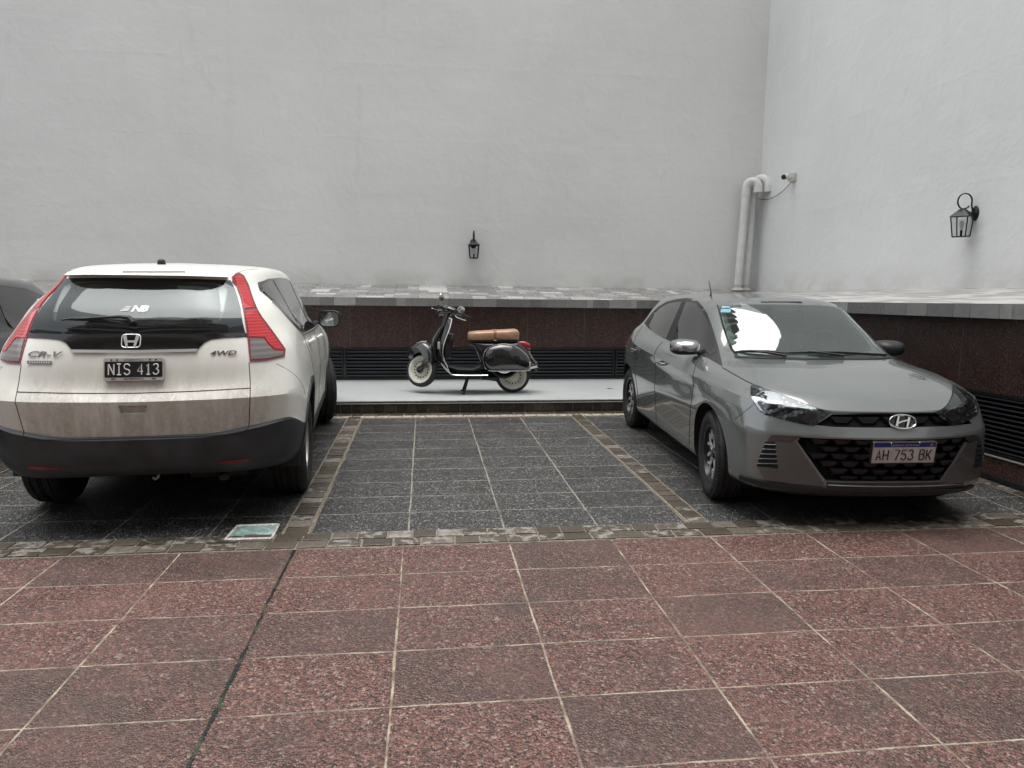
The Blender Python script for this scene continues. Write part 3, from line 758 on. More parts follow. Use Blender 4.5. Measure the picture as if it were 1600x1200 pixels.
def text_mesh(name, body, size, mats, parent, M, font_shear=0, depth=.0015, align='CENTER', xs=1.0, bold=0.0, space=1.0):
    c = bpy.data.curves.new(name, 'FONT'); c.body = body; c.size = size; c.extrude = depth; c.align_x = align; c.align_y = 'CENTER'; c.shear = font_shear; c.offset = bold; c.space_character = space; c.resolution_u = 3
    o = bpy.data.objects.new(name, c); COL.objects.link(o); bpy.context.view_layer.update()
    me = bpy.data.meshes.new_from_object(o.evaluated_get(bpy.context.evaluated_depsgraph_get())); bpy.data.objects.remove(o); bpy.data.curves.remove(c)
    me.transform(M @ Matrix.Diagonal((xs, 1, 1, 1))); me.materials.clear(); me.name = name
    return finish(name, me, mats, parent, 0)
def hull_of(bms):
    b = bms[0]; pts = [tuple(v.co) for v in b.verts]; b.free(); return hull_bm(pts)
# ------------------------------------------------------------------ shared car parts
def surf_frame(c, fr, p, off=0.0, tilt_up=True):
    """matrix at the surface point under p: X right (seen from outside), Y up, Z outward"""
    h, n = c.hit(fr, p); up = Vector((0,0,1)); up = (up-n*up.dot(n)).normalized(); x = up.cross(n).normalized(); q = h+n*off
    return Matrix(((x.x, up.x, n.x, q.x), (x.y, up.y, n.y, q.y), (x.z, up.z, n.z, q.z), (0,0,0,1)))
def rrect(w, h, r, n=5):
    out = []
    for cx, cy, a in ((w/2-r, h/2-r, 0), (-w/2+r, h/2-r, 90), (-w/2+r, -h/2+r, 180), (w/2-r, -h/2+r, 270)):
        for k in range(n+1): t = math.radians(a+90*k/n); out.append((cx+r*math.cos(t), cy+r*math.sin(t)))
    return out
def rim_suv(side):
    m = MB(); R = .222; M = Matrix.Rotation(math.radians(90 if side < 0 else -90), 4, 'X')
    m.lathe([(R, -.10), (R+.004, -.09), (R-.018, -.07), (R-.022, .06), (R-.006, .078), (R+.006, .088), (R+.006, .094), (R-.012, .092), (R-.022, .07), (R-.030, -.05), (.10, -.06), (0, -.06)], 48, M)
    m.lathe([(0, .068), (.030, .068), (.036, .060), (.075, .045), (.080, .0), (.08, -.05)], 32, M)
    for k in range(5):
        a0 = 2*math.pi*k/5+.3
        for d in (-.17, .17):
            A = Matrix.Rotation(a0+d, 4, 'Z'); pts = [(.045, -.016), (.12, -.013), (.205, -.020), (.205, .020), (.12, .013), (.045, .016)]
            m.prism(pts, .020, .066, M @ A)
    for k in range(5):
        a = 2*math.pi*(k+.5)/5+.3; m.lathe([(.008, .05), (.008, .062), (0, .062)], 8, M @ T(.052*math.cos(a), .052*math.sin(a), 0))
    o = m.build('rim', [M_rim], None, 30); return o
def rim_hatch(side):
    m = MB(); R = .203; M = Matrix.Rotation(math.radians(90 if side < 0 else -90), 4, 'X')
    m.lathe([(R, -.09), (R+.004, -.08), (R-.018, -.06), (R-.020, .05), (R-.006, .068), (R+.006, .078), (R+.006, .083), (R-.010, .081), (R-.020, .06), (R-.028, -.05), (.10, -.055), (0, -.055)], 48, M, mi=0)
    m.lathe([(0, .064), (.026, .064), (.032, .054), (.06, .044), (.066, .0), (.066, -.05)], 32, M, mi=0)
    for k in range(5):
        a0 = 2*math.pi*k/5+.2; A = Matrix.Rotation(a0, 4, 'Z')
        m.prism([(.03, -.022), (.10, -.026), (.13, -.03), (.13, .03), (.10, .026), (.03, .022)], .02, .052, M @ A, mi=0)
        for s in (-1, 1):      # Y arms, machined faces
            m.prism([(.10, s*.006), (.192, s*.062), (.196, s*.040), (.125, s*-.004)][::s], .022, .058, M @ A, mi=1)
            m.prism([(.045, s*.004), (.10, s*.010), (.10, s*.024), (.045, s*.016)][::s], .030, .0565, M @ A, mi=1)
        m.prism([(.150, -.010), (.19, -.016), (.19, .016), (.150, .010)], .022, .050, M @ A, mi=0)
        m.prism([(.12, -.012), (.196, .012), (.196, .030), (.12, .012)], .022, .056, M @ Matrix.Rotation(a0+math.pi/5, 4, 'Z'), mi=1)
    return m.build('rim', [M_rimdark, M_machined], None, 25)
M_rim = mat('silver_alloy', (.42,.41,.40), .35, .85, var=.15, scale=9); M_rimdark = mat('dark_alloy', (.025,.026,.028), .3, .5)
M_machined = mat('machined_alloy', (.66,.66,.65), .38, .45, var=.06)
def emblem_ring(m, w, h, r, M, n=40, pw=2.0, mi=0):
    pts = []
    for k in range(n):
        t = 2*math.pi*k/n; c_, s_ = math.cos(t), math.sin(t)
        pts.append(M @ Vector((w/2*math.copysign(abs(c_)**(2/pw), c_), h/2*math.copysign(abs(s_)**(2/pw), s_), 0)))
    m.tube(pts, r, 8, closed=True, mi=mi)
def bar(m, p, q, w0, w1, h0, h1, M, mi=0):
    """flat tapered bar in the emblem plane"""
    p, q = Vector((*p, 0)), Vector((*q, 0)); d = (q-p).normalized(); nrm = Vector((-d.y, d.x, 0))
    pts = [p-nrm*w0/2, q-nrm*w1/2, q+nrm*w1/2, p+nrm*w0/2]; m.prism([(a.x, a.y) for a in pts], h0, h1, M, mi)
def seat(mb, x, y, z0, lean=-14, w=.46, hr=True, h=.56):
    R = Matrix.Rotation(math.radians(lean), 3, 'Y')
    mb.box((x, y, z0+h/2), (.12, w, h), R, bevel=.035)
    if hr: mb.box((x-.075, y, z0+h+.10), (.09, .25, .17), R, bevel=.035)
    mb.box((x+.25, y, z0-.02), (.50, w, .14), None, bevel=.04)
def steering(mb, c, tilt, r=.18):
    M = Matrix.Translation(c) @ Matrix.Rotation(math.radians(tilt), 4, 'Y')
    mb.tube([M @ Vector((r*math.cos(t), r*math.sin(t), 0)) for t in [2*math.pi*k/28 for k in range(28)]], .014, 8, closed=True)
    mb.lathe([(0, .015), (.06, .012), (.07, -.02), (0, -.05)], 16, M)
    for a in (90, 210, 330):
        t = math.radians(a); mb.tube([M @ Vector((0,0,-.01)), M @ Vector((r*math.cos(t), r*math.sin(t), 0))], .012, 6)
# stroke glyphs of number plates (unit box 0..1 wide, 0..1 high), each a list of polylines
def _arc(cx, cy, rx, ry, a0, a1, n=8): return [(cx+rx*math.cos(math.radians(a0+(a1-a0)*k/n)), cy+ry*math.sin(math.radians(a0+(a1-a0)*k/n))) for k in range(n+1)]
GLYPH = {
 'N': [[(0,0),(0,1)], [(0,1),(1,0)], [(1,0),(1,1)]], 'I': [[(.5,0),(.5,1)], [(.12,0),(.88,0)], [(.12,1),(.88,1)]],
 'S': [[(1,.80)]+_arc(.5,.78,.5,.22,10,180)+_arc(.5,.72,.5,.22,180,270,5)+_arc(.5,.26,.5,.24,90,0,5)+_arc(.5,.22,.5,.22,0,-180)+[(0,.20)]],
 '4': [[(.72,0),(.72,1),(0,.30),(1,.30)]], '1': [[(.22,.80),(.55,1),(.55,0)], [(.2,0),(.9,0)]],
 '3': [_arc(.48,.77,.46,.23,160,-80)+_arc(.46,.27,.54,.27,85,-165)], 'A': [[(0,0),(.5,1),(1,0)], [(.18,.30),(.82,.30)]], 'H': [[(0,0),(0,1)], [(1,0),(1,1)], [(0,.52),(1,.52)]],
 '7': [[(0,1),(1,1),(.32,0)]], '5': [[(.95,1),(.08,1),(.03,.55)]+_arc(.46,.31,.52,.31,118,-165)],
 'B': [[(0,0),(0,1),(.55,1)]+_arc(.58,.77,.38,.23,85,-90)+[(0,.54)], [(.55,.54)]+_arc(.58,.27,.42,.27,88,-90)+[(0,0)]], 'K': [[(0,0),(0,1)], [(1,1),(.02,.38)], [(.28,.55),(1,0)]]}
def strokes(name, text, w, h, gap, spc, r, M, m_, parent, shear=0):
    """embossed plate characters from rounded strokes"""
    tot = sum((spc if ch == ' ' else w) for ch in text)+gap*(len(text)-1); x = -tot/2
    for ch in text:
        if ch == ' ': x += spc+gap; continue
        mb = MB()
        for pl in GLYPH[ch]:
            P = [M @ Vector((x+a*w+shear*(b-.5)*h, (b-.5)*h, 0)) for a, b in pl]
            mb.tube(P, r, 8)
        mb.build('plate_character', m_, parent, 50); x += w+gap
# ------------------------------------------------------------------ the white SUV (left), seen from behind
def suv():
    pose = (-1.780, 6.372, math.radians(94.4))
    r = []
    #      c0 front..................................c3 corner     c4 axle         c5            c6 B            c7             c8 axle          c9               c10 corner      c11             c12            c13 rear centre
    r.append([(2.05,0,.26),(2.05,.30,.26),(2.02,.45,.26),(1.9,.5,.26),(1.35,.5,.26),(.75,.5,.26),(0,.5,.26),(-.8,.5,.27),(-1.27,.5,.28),(-1.7,.48,.31),(-1.90,.45,.33),(-2.0,.38,.34),(-2.04,.25,.345),(-2.04,0,.345)])
    r.append([(2.15,0,.24),(2.14,.32,.24),(2.08,.58,.24),(1.93,.72,.24),(1.35,.78,.24),(.75,.79,.23),(0,.79,.23),(-.8,.79,.24),(-1.27,.78,.28),(-1.68,.77,.32),(-1.90,.71,.335),(-2.03,.56,.345),(-2.085,.32,.355),(-2.10,0,.36)])
    r.append([(2.24,0,.40),(2.22,.33,.40),(2.14,.62,.40),(1.97,.79,.40),(1.35,.87,.36),(.75,.845,.31),(0,.845,.31),(-.8,.85,.32),(-1.27,.868,.40),(-1.70,.855,.42),(-1.96,.775,.43),(-2.10,.60,.435),(-2.155,.34,.44),(-2.17,0,.44)])
    # r3: bumper shelf / tailgate foot; on the side the upper edge of the dark bumper
    r.append([(2.26,0,.58),(2.24,.33,.58),(2.16,.62,.58),(1.99,.80,.58),(1.35,.885,.55),(.75,.86,.48),(0,.858,.47),(-.8,.865,.48),(-1.27,.883,.50),(-1.72,.872,.552),(-1.975,.79,.638),(-2.115,.625,.618),(-2.178,.34,.585),(-2.19,0,.583)])
    r.append([(2.26,0,.60),(2.24,.33,.60),(2.16,.62,.60),(1.99,.80,.60),(1.35,.885,.60),(.75,.865,.56),(0,.865,.56),(-.8,.87,.57),(-1.27,.887,.52),(-1.72,.873,.570),(-1.965,.785,.652),(-2.10,.605,.633),(-2.152,.34,.600),(-2.162,0,.60)])
    r.append([(2.24,0,.76),(2.22,.33,.76),(2.13,.62,.76),(1.97,.79,.76),(1.35,.882,.76),(.75,.880,.78),(0,.883,.78),(-.8,.888,.78),(-1.27,.895,.78),(-1.72,.880,.79),(-1.99,.795,.80),(-2.135,.61,.805),(-2.185,.34,.803),(-2.198,0,.80)])
    r.append([(2.17,0,.90),(2.15,.33,.90),(2.06,.62,.91),(1.90,.77,.90),(1.35,.862,.90),(.75,.862,.92),(0,.864,.93),(-.8,.868,.94),(-1.27,.872,.95),(-1.72,.855,.95),(-1.94,.770,.93),(-2.085,.605,.90),(-2.135,.34,.875),(-2.148,0,.868)])
    r.append([(2.05,0,.97),(2.03,.33,.98),(1.95,.58,.99),(1.80,.72,.99),(1.35,.815,.99),(.78,.832,1.01),(0,.838,1.03),(-.8,.842,1.05),(-1.27,.836,1.07),(-1.70,.822,1.08),(-1.90,.745,1.05),(-2.05,.59,1.02),(-2.10,.34,1.01),(-2.112,0,1.01)])
    r.append([(1.55,0,1.06),(1.54,.33,1.06),(1.50,.55,1.06),(1.42,.67,1.05),(1.15,.77,1.05),(.76,.81,1.06),(0,.825,1.08),(-.8,.822,1.12),(-1.27,.808,1.16),(-1.66,.765,1.19),(-1.84,.695,1.18),(-1.99,.57,1.15),(-2.05,.34,1.15),(-2.065,0,1.15)])
    r.append([(1.22,0,1.11),(1.21,.33,1.11),(1.14,.55,1.10),(1.02,.66,1.095),(.92,.72,1.09),(.68,.765,1.10),(0,.785,1.12),(-.8,.775,1.17),(-1.27,.755,1.24),(-1.60,.71,1.30),(-1.77,.63,1.31),(-1.91,.52,1.30),(-1.975,.33,1.295),(-1.99,0,1.295)])
    r.append([(.80,0,1.36),(.79,.32,1.36),(.74,.50,1.35),(.64,.60,1.34),(.55,.64,1.34),(.40,.665,1.35),(0,.685,1.36),(-.75,.68,1.38),(-1.20,.655,1.41),(-1.48,.61,1.43),(-1.64,.54,1.44),(-1.78,.445,1.44),(-1.845,.29,1.43),(-1.86,0,1.43)])
    r.append([(.42,0,1.535),(.41,.27,1.53),(.37,.43,1.525),(.28,.51,1.52),(.18,.55,1.53),(.05,.57,1.54),(-.2,.585,1.555),(-.75,.585,1.56),(-1.15,.565,1.55),(-1.42,.53,1.535),(-1.58,.48,1.525),(-1.72,.41,1.515),(-1.80,.26,1.515),(-1.815,0,1.515)])
    r.append([(.33,0,1.556),(.31,.16,1.556),(.25,.28,1.556),(.16,.35,1.560),(.05,.38,1.563),(-.1,.39,1.570),(-.3,.40,1.578),(-.75,.40,1.581),(-1.10,.385,1.574),(-1.34,.36,1.563),(-1.50,.32,1.556),(-1.62,.25,1.549),(-1.67,.15,1.545),(-1.68,0,1.545)])
    r.append([(.22,0,1.570),(.17,0,1.572),(.1,0,1.575),(.02,0,1.578),(-.1,0,1.583),(-.22,0,1.586),(-.4,0,1.591),(-.75,0,1.593),(-1.05,0,1.588),(-1.25,0,1.581),(-1.38,0,1.575),(-1.46,0,1.570),(-1.52,0,1.565),(-1.56,0,1.563)])
    c = Car(pose, r, 6, 5, crease_v=(3, 4, 5))
    root = c.place('parked_suv'); ph = c.photo
    white = paint('pearl_white_paint', (.80,.80,.745), .35, coat=.55, dirt=(.28,.255,.195))
    # cutters
    cut = []
    for x in (1.35, -1.27):
        for s in (1, -1): cut.append((cyl_bm(x, .37, .405, s*.48, s*1.1), M_void))
    greenh = [p for i in range(9*5+2, c.S.shape[0], 3) for p in c.S[i, ::3]]
    pts = []
    for p in greenh:
        q = Vector(p); cen = Vector((-.6, 0, 1.2)); d = (q-cen); q2 = q - d.normalized()*.055
        pts += [(q2.x, q2.y, q2.z), (q2.x, -q2.y, q2.z)]
    pts += [(.7, s*.62, .5) for s in (1, -1)]+[(-1.75, s*.60, .75) for s in (1, -1)]
    cut.append((hull_bm(pts), M_inter))
    wsh = [(-.56,1.125),(.56,1.125),(.46,1.50),(-.46,1.50)]
    cut.append((hull_of(c.panel('w', wsh, c.front, None, off=.06, thick=.20, cell=.12, build=False)), M_inter))
    R_ = [(225,442.5),(320,444),(341,448),(345,480),(342,505),(320,509),(225,509)]
    cut.append((hull_of(c.panel('w', sym_yz(c, R_), c.rear, None, off=.03, thick=.15, cell=40, build=False)), M_inter))
    cut.append((c.panel('w', [(184,634),(231,633.5),(226,646),(188,646.5)], c.photo, None, off=.02, thick=.022, cell=8, build=False)[0], white))
    body = c.finish_body('body', [white, M_cladding, M_void], lambda v, u, p: 1 if (v < 4 and (u >= 8.0 or u < 4 or p.z < .36)) else (2 if v < 1 else 0), cut, root)
    return c, root, white
CRV, SUV, M_white = suv()
tag(SUV, 'white SUV seen from behind with a road-dusted tailgate and dark plastic bumper', 'car')
def suv_parts():
    c, root, white = CRV, SUV, M_white; ph = c.photo
    # --- tailgate glass: clear in the middle, printed black border
    n = NT('rear_window_glass'); P = n.co.outputs['Object']; x, y, z = n.sep(P)[0:3]
    uy = n.math('DIVIDE', n.math('ABSOLUTE', y), .455); uz = n.math('DIVIDE', n.math('ABSOLUTE', n.math('SUBTRACT', z, 1.34)), .122)
    f = n.math('ADD', n.math('POWER', uy, 7), n.math('POWER', uz, 7)); frit = n.mapr(f, .9, 1.15)
    t, l = n.n, n.l
    tr = t.new('ShaderNodeBsdfTransparent'); tr.inputs[0].default_value = (.50,.53,.52,1); df = t.new('ShaderNodeBsdfDiffuse'); df.inputs[0].default_value = (.008,.008,.009,1)
    dus = t.new('ShaderNodeBsdfDiffuse'); dus.inputs[0].default_value = (.30,.31,.29,1); m1 = t.new('ShaderNodeMixShader'); m2 = t.new('ShaderNodeMixShader'); m3 = t.new('ShaderNodeMixShader')
    l.new(n.mapr(n.noise(6, 5, .6, vec=P)[0], .3, .8, .03, .12), m1.inputs[0]); l.new(tr.outputs[0], m1.inputs[1]); l.new(dus.outputs[0], m1.inputs[2])
    l.new(frit, m2.inputs[0]); l.new(m1.outputs[0], m2.inputs[1]); l.new(df.outputs[0], m2.inputs[2])
    gl = t.new('ShaderNodeBsdfGlossy'); gl.inputs['Roughness'].default_value = .02; gl.inputs[0].default_value = (.85,.92,.92,1)
    fr = t.new('ShaderNodeFresnel'); fr.inputs[0].default_value = 1.55
    geo = t.new('ShaderNodeNewGeometry'); l.new(n.math('MULTIPLY', n.math('ADD', fr.outputs[0], .02), n.math('SUBTRACT', 1, geo.outputs['Backfacing'])), m3.inputs[0]); l.new(m2.outputs[0], m3.inputs[1]); l.new(gl.outputs[0], m3.inputs[2]); l.new(m3.outputs[0], n.out.inputs[0])
    G = sym_yz(c, [(225,434.5),(300,435.5),(361,438),(368,452),(376,480),(383.5,519.5),(300,521),(225,520.5)])
    rw = c.panel('rear_window', G, c.rear, n.m, root, off=.001, thick=.004, cell=.045, fit=-1)
    rwt = BVHTree.FromPolygons([v.co[:] for v in rw.data.vertices], [p.vertices[:] for p in rw.data.polygons])
    # glossy black garnish under the glass + bright strip
    GB = sym_yz(c, [(225,521),(300,522),(384.5,520.5),(386.2,526.5),(350,528),(330,530.5),(320,535),(313,542),(308,547.5),(225,549)])
    c.panel('tailgate_garnish', GB, c.rear, M_gblack, root, off=.005, thick=.01, cell=.05)
    c.panel('chrome_strip', sym_yz(c, [(206,547.8),(309.5,545.6),(307,550),(206,552.2)]), c.rear, M_satinb, root, off=.012, thick=.004, cell=.06)
    # --- spoiler over the glass, with the high brake lamp
    sp = c.panel('spoiler', sym_yz(c, [(225,418),(310,419.5),(352,422.5),(359,428),(359,434.5),(300,432.5),(225,431.5)]), c.rear, white, root, off=.0, thick=.02, cell=.022,
                 deform=lambda o, h: o+Vector((-.075, 0, .006))*min(1, max(0, (1.545-h.z)/.05))**1.3*min(1, max(0, (.50-abs(h.y))/.05)))
    c2 = BVHTree.FromPolygons([v.co[:] for v in sp.data.vertices], [p.vertices[:] for p in sp.data.polygons])
    mm = MB()
    for k in range(12):
        pa = ph((197+k*8, 425.5))
        hh = c2.ray_cast(pa[0], pa[1])[0]
        if hh is None: continue
        mm.box(hh+Vector((-.002,0,.0)), (.008, .033, .013))
    mm.build('brake_lamp', mat('brake_lamp_lens', (.50,.47,.46), .25), sp)
    # --- tail lamps
    def lens(name, col, dark, sc=55, rough=.08):
        n = NT(name); P = n.co.outputs['Object']; x, y, z = n.sep(P)[0:3]
        w = n.math('FRACT', n.math('MULTIPLY', z, sc)); st = n.math('MULTIPLY', n.mapr(n.math('ABSOLUTE', n.math('SUBTRACT', w, .5)), .1, .4), .6)
        v = n.voro(120, P, rand=.4); cc = n.mix(n.math('MULTIPLY', st, .6), col, dark); cc = n.mix(n.mapr(v['Distance'], 0, .6, 0, .35), cc, dark)
        n.set(color=cc, rough=.25, coat=1.0, coatr=.02, normal=n.bump(st, .3, .004)); return n.m
    M_red = lens('red_lamp_lens', (.62,.012,.018), (.30,.004,.008)); M_redd = lens('deep_red_lamp_lens', (.26,.006,.012), (.10,.003,.006)); M_clr = lens('clear_lamp_lens', (.24,.22,.215), (.07,.06,.06), 30)
    TLo = [(361.5,433),(367,429),(373.8,426.5),(380.8,431.5),(387.8,445.5),(394.8,466.5),(401.8,484),(409,496),(417.5,507),(435,531),(445.5,546),(444,557.5),(417.5,563.6),(390.4,565.6),(388.6,552),(386,526),(380.8,491),(375.5,466.5),(368.5,447),(362.4,441)]
    LR = c.panel('tail_lamp', TLo, ph, [M_redd], root, off=.006, thick=.012, cell=8, mirror=True)
    def sub(name, pl, m, off):
        a, b = c.panel(name, pl, ph, m, None, off=off, thick=-.004, cell=7, mirror=True); a.parent = LR[0]; b.parent = LR[1]
    sub('upper_lens', [(364.5,434),(373,430),(378.5,434),(384,445.5),(390.5,464),(396.5,481),(381.5,483),(377.8,466),(370.5,447)], M_red, .009)
    sub('lower_lens', [(382.2,487),(398.5,485.5),(406,498),(416,511),(433,534),(441.5,546.5),(428.5,546),(419.5,538),(412,527.5),(388.3,526.5),(386,508)], M_red, .009)
    sub('clear_lens', [(390,529.5),(411,530),(418,539.5),(427.5,548.5),(441.5,549.5),(440.5,555.5),(417.5,560),(391.3,561.6)], M_clr, .009)
    c.panel('reflector', [(338,722.5),(362,719.5),(388,716.5),(390,719.5),(372,722.5),(345,724.5)], ph, mat('bumper_reflector_red', (.16,.008,.016), .2), root, off=.005, thick=.004, cell=8, mirror=True)
    # --- shut lines
    c.seam(root, [(389,566),(391,600),(390,640),(389,662),(386,671),(377,677.5)], ph, .0028, mirror=True)
    c.seam(root, [(198,614.8),(300,611.5),(390.5,606.5)], ph, .0032, mirror=True)
    c.seam(root, [(198,685),(310,682),(377,677.5)], ph, .0036, mirror=True)
    c.seam(root, [(367,427.5),(380,423),(393,421),(402,420.5)], ph, .002, mirror=True)
    sd = c.side(-1)
    c.seam(root, [(.93,1.09),(.95,.95),(.93,.70),(.88,.50),(.86,.36)], sd, .0026, mirror=True)
    c.seam(root, [(-.05,1.11),(-.06,.9),(-.06,.6),(-.05,.36)], sd, .0026, mirror=True)
    c.seam(root, [(-1.12,1.20),(-1.10,1.05),(-1.00,.88),(-.88,.72),(-.80,.52),(-.80,.36)], sd, .0026, mirror=True)
    c.seam(root, [(-1.95,.98),(-1.80,.86),(-1.64,.70)], sd, .0018, mirror=True)
    # --- side glass on both sides
    out = [(.82,1.065),(.30,1.070),(-.30,1.080),(-.85,1.095),(-1.12,1.115),(-1.32,1.165),(-1.47,1.245),(-1.56,1.345),(-1.565,1.41),(-1.48,1.462),(-1.2,1.487),(-.75,1.497),(-.2,1.490),(.02,1.468),(.22,1.40),(.50,1.265)]
    for sgn in (-1, 1):
        w = c.panel('window_surround', out, c.side(sgn), M_gblack, root, off=.002, thick=.004, cell=.09)
        tr = MB(); L = c.line([(.82,1.062),(.30,1.066),(-.30,1.076),(-.85,1.091),(-1.12,1.111),(-1.33,1.161),(-1.48,1.241),(-1.572,1.342)], c.side(sgn), 6, .004); tr.tube(L, .007, 6)
        tr.build('window_trim', M_satin, w)
        for nm, pl in (('front_side_window', [(.72,1.080),(.02,1.090),(-.05,1.475),(.0,1.462),(.19,1.395),(.46,1.262)]), ('rear_side_window', [(-.06,1.094),(-1.00,1.118),(-1.06,1.478),(-.75,1.484),(-.13,1.478)]),
                       ('quarter_window', [(-1.06,1.128),(-1.16,1.140),(-1.31,1.185),(-1.45,1.262),(-1.53,1.352),(-1.53,1.405),(-1.46,1.445),(-1.2,1.472),(-1.12,1.474)])):
            c.panel(nm, pl, c.side(sgn), M_tint, root, off=.004, thick=.003, cell=.09)
    # windscreen
    M_ws = glass_mat('windscreen_glass', (.62,.68,.66), .06)
    c.panel('windscreen', [(-.62,1.115),(0,1.125),(.62,1.115),(.49,1.512),(0,1.522),(-.49,1.512)], c.front, M_ws, root, off=.003, thick=.003, cell=.09)
    # --- arch and sill cladding
    for sgn in (-1, 1):
        for x0 in (1.35, -1.27):
            a0, a1 = (-8, 188) if x0 > 0 else (-8, 200)
            ring = [(x0+.405*math.cos(math.radians(a)), .37+.405*math.sin(math.radians(a))) for a in range(a0, a1+1, 7)]
            ring += [(x0+.447*math.cos(math.radians(a)), .37+.447*math.sin(math.radians(a))) for a in range(a1, a0-1, -7)]
            c.panel('arch_trim', ring, c.side(sgn), M_cladding, root, off=.010, thick=.01, cell=.07)
        c.panel('sill_trim', [(.93,.235),(.92,.40),(.2,.405),(-.4,.41),(-.84,.42),(-.85,.25)], c.side(sgn), M_cladding, root, off=.006, thick=.01, cell=.1)
    # --- handles, mirrors
    for sgn in (-1, 1):
        for x0, z0 in ((.12, .985), (-.82, 1.02)):
            h, nn = c.hit(c.side(sgn), (x0, z0)); m = MB()
            m.tube([h+nn*.002+Vector((-.10,0,0)), h+nn*.030+Vector((-.07,0,.004)), h+nn*.038+Vector((0,0,.005)), h+nn*.030+Vector((.07,0,.004)), h+nn*.002+Vector((.10,0,0))], [.010,.013,.014,.013,.010], 8, flat=1.25)
            m.build('door_handle', white, root)
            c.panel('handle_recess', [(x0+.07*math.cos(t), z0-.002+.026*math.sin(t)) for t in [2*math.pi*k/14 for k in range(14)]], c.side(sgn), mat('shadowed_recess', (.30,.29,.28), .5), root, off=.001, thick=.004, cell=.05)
        mm = MB(); prof = []
        cen = Vector((.73, sgn*.925, 1.115))
        # housing: rounded shell tapering forward, glass facing back
        N = 24; rings = []
        for xx, k in ((-.045, .96), (-.04, 1.0), (0, 1.0), (.05, .93), (.09, .72), (.115, .38)):
            rings.append([mm.bm.verts.new(cen+Vector((xx, .100*k*math.copysign(abs(math.cos(t))**.55, math.cos(t)), .080*k*math.copysign(abs(math.sin(t))**.6, math.sin(t))))) for t in [2*math.pi*q/N for q in range(N)]])
        for a, b in zip(rings[:-1], rings[1:]):
            for q in range(N): mm.bm.faces.new((a[q], a[(q+1) % N], b[(q+1) % N], b[q]))
        mm.bm.faces.new(rings[-1]); mm.bm.faces.new(rings[0][::-1])
        mr = mm.build('door_mirror', white, root)
        g = MB(); pts = [(.087*math.copysign(abs(math.cos(t))**.55, math.cos(t)), .067*math.copysign(abs(math.sin(t))**.6, math.sin(t))) for t in [2*math.pi*q/N for q in range(N)]]
        g.M = Matrix.Translation(cen+Vector((-.0465,0,0))) @ Matrix(((0,0,-1,0),(-1,0,0,0),(0,1,0,0),(0,0,0,1)))
        g.prism([(a*1.16, b*1.20) for a, b in pts], -.012, .003, mi=1); g.prism(pts, .003, .005, mi=0); g.build('mirror_glass', [mat('mirror_glass', (.55,.6,.62), .02, 1, var=0), M_black], mr)
        st = MB(); st.tube([Vector((.70, sgn*.77, 1.08)), Vector((.71, sgn*.82, 1.08)), Vector((.72, sgn*.87, 1.085))], [.030,.022,.026], 8, flat=.7); st.build('mirror_stalk', M_black, mr)
    # --- roof aerial base
    m = MB(); h, nn = c.hit(ph, (252.5, 413)); m.lathe([(0, .034), (.012, .033), (.022, .024), (.026, 0), (.026, -.01)], 16, Matrix.Translation(h) @ Matrix.Scale(1.2, 4, (1,0,0))); m.build('roof_aerial', M_black, root)
    # --- wiper
    m = MB(); A = lambda p, o: c.line([p], ph, 1, o, False)[0]
    m.tube([A((209,507), .01), A((209,506), .03), A((204,500.5), .034), A((190,499), .034), A((150,499.5), .022), A((118,501), .018)], [.016,.018,.014,.010,.007,.004], 8)
    m.tube([A((97,501.5), .010), A((120,499.5), .014), A((140,500), .016), A((170,504), .012), A((190,506), .010)], [.004,.007,.008,.007,.004], 6, flat=1.4)
    m.lathe([(0,.02),(.022,.018),(.026,0)], 16, surf_frame(c, ph, (208.5,505)) ); m.build('rear_wiper', M_black, root)
    # --- badges and lettering
    M = surf_frame(c, ph, (205.8,533.5), .010); m = MB(); emblem_ring(m, .098, .077, .0030, M, 44, 5.0)
    for sx in (-1, 1): bar(m, (sx*.035, .034), (sx*.020, -.033), .020, .012, -.002, .005, M)
    bar(m, (-.028, -.004), (.028, -.004), .012, .012, -.002, .004, M); m.build('emblem', M_satinb, root)
    M_bad = mat('badge_metal', (.20,.19,.18), .3, .8)
    text_mesh('model_badge', 'CR-V', .046, M_bad, root, surf_frame(c, ph, (67,554), .004), .35, .0018, xs=1.75, bold=.0004)
    text_mesh('model_badge', '4WD', .036, M_bad, root, surf_frame(c, ph, (348,551.8), .004), .30, .0018, xs=1.72, bold=.0004)
    M = surf_frame(c, ph, (62.5,566.5), .003); m = MB(); m.prism(rrect(.135, .018, .003), 0, .003, M)
    for k in range(9): m.prism([(-.055+k*.013, -.005), (-.048+k*.013, -.005), (-.048+k*.013, .005), (-.055+k*.013, .005)], .003, .004, M, mi=1)
    m.build('trim_badge', [M_bad, M_satin], root)
    M_st = mat('white_sticker', (.80,.80,.80), .5)
    o_, d_ = ph((213,482.8)); hh = rwt.ray_cast(o_, d_); n_ = hh[1] if hh[1].dot(d_) < 0 else -hh[1]; up = Vector((0,0,1)); up = (up-n_*up.dot(n_)).normalized(); x_ = up.cross(n_); q_ = hh[0]+n_*.0012
    M = Matrix(((x_.x, up.x, n_.x, q_.x), (x_.y, up.y, n_.y, q_.y), (x_.z, up.z, n_.z, q_.z), (0,0,0,1)))
    a = text_mesh('window_sticker', 'NB', .060, M_st, rw, M @ T(.016, 0, 0), .30, .0006, xs=1.10, bold=.0030, space=.92)
    m = MB()
    for k, (x0, x1) in enumerate(((-.060, -.030), (-.068, -.034), (-.076, -.038), (-.082, -.042))):
        y0 = .014-.0095*k; m.prism([(x0, y0-.0024), (x1, y0-.0024), (x1+.002, y0+.0024), (x0+.002, y0+.0024)], 0, .0012, M)
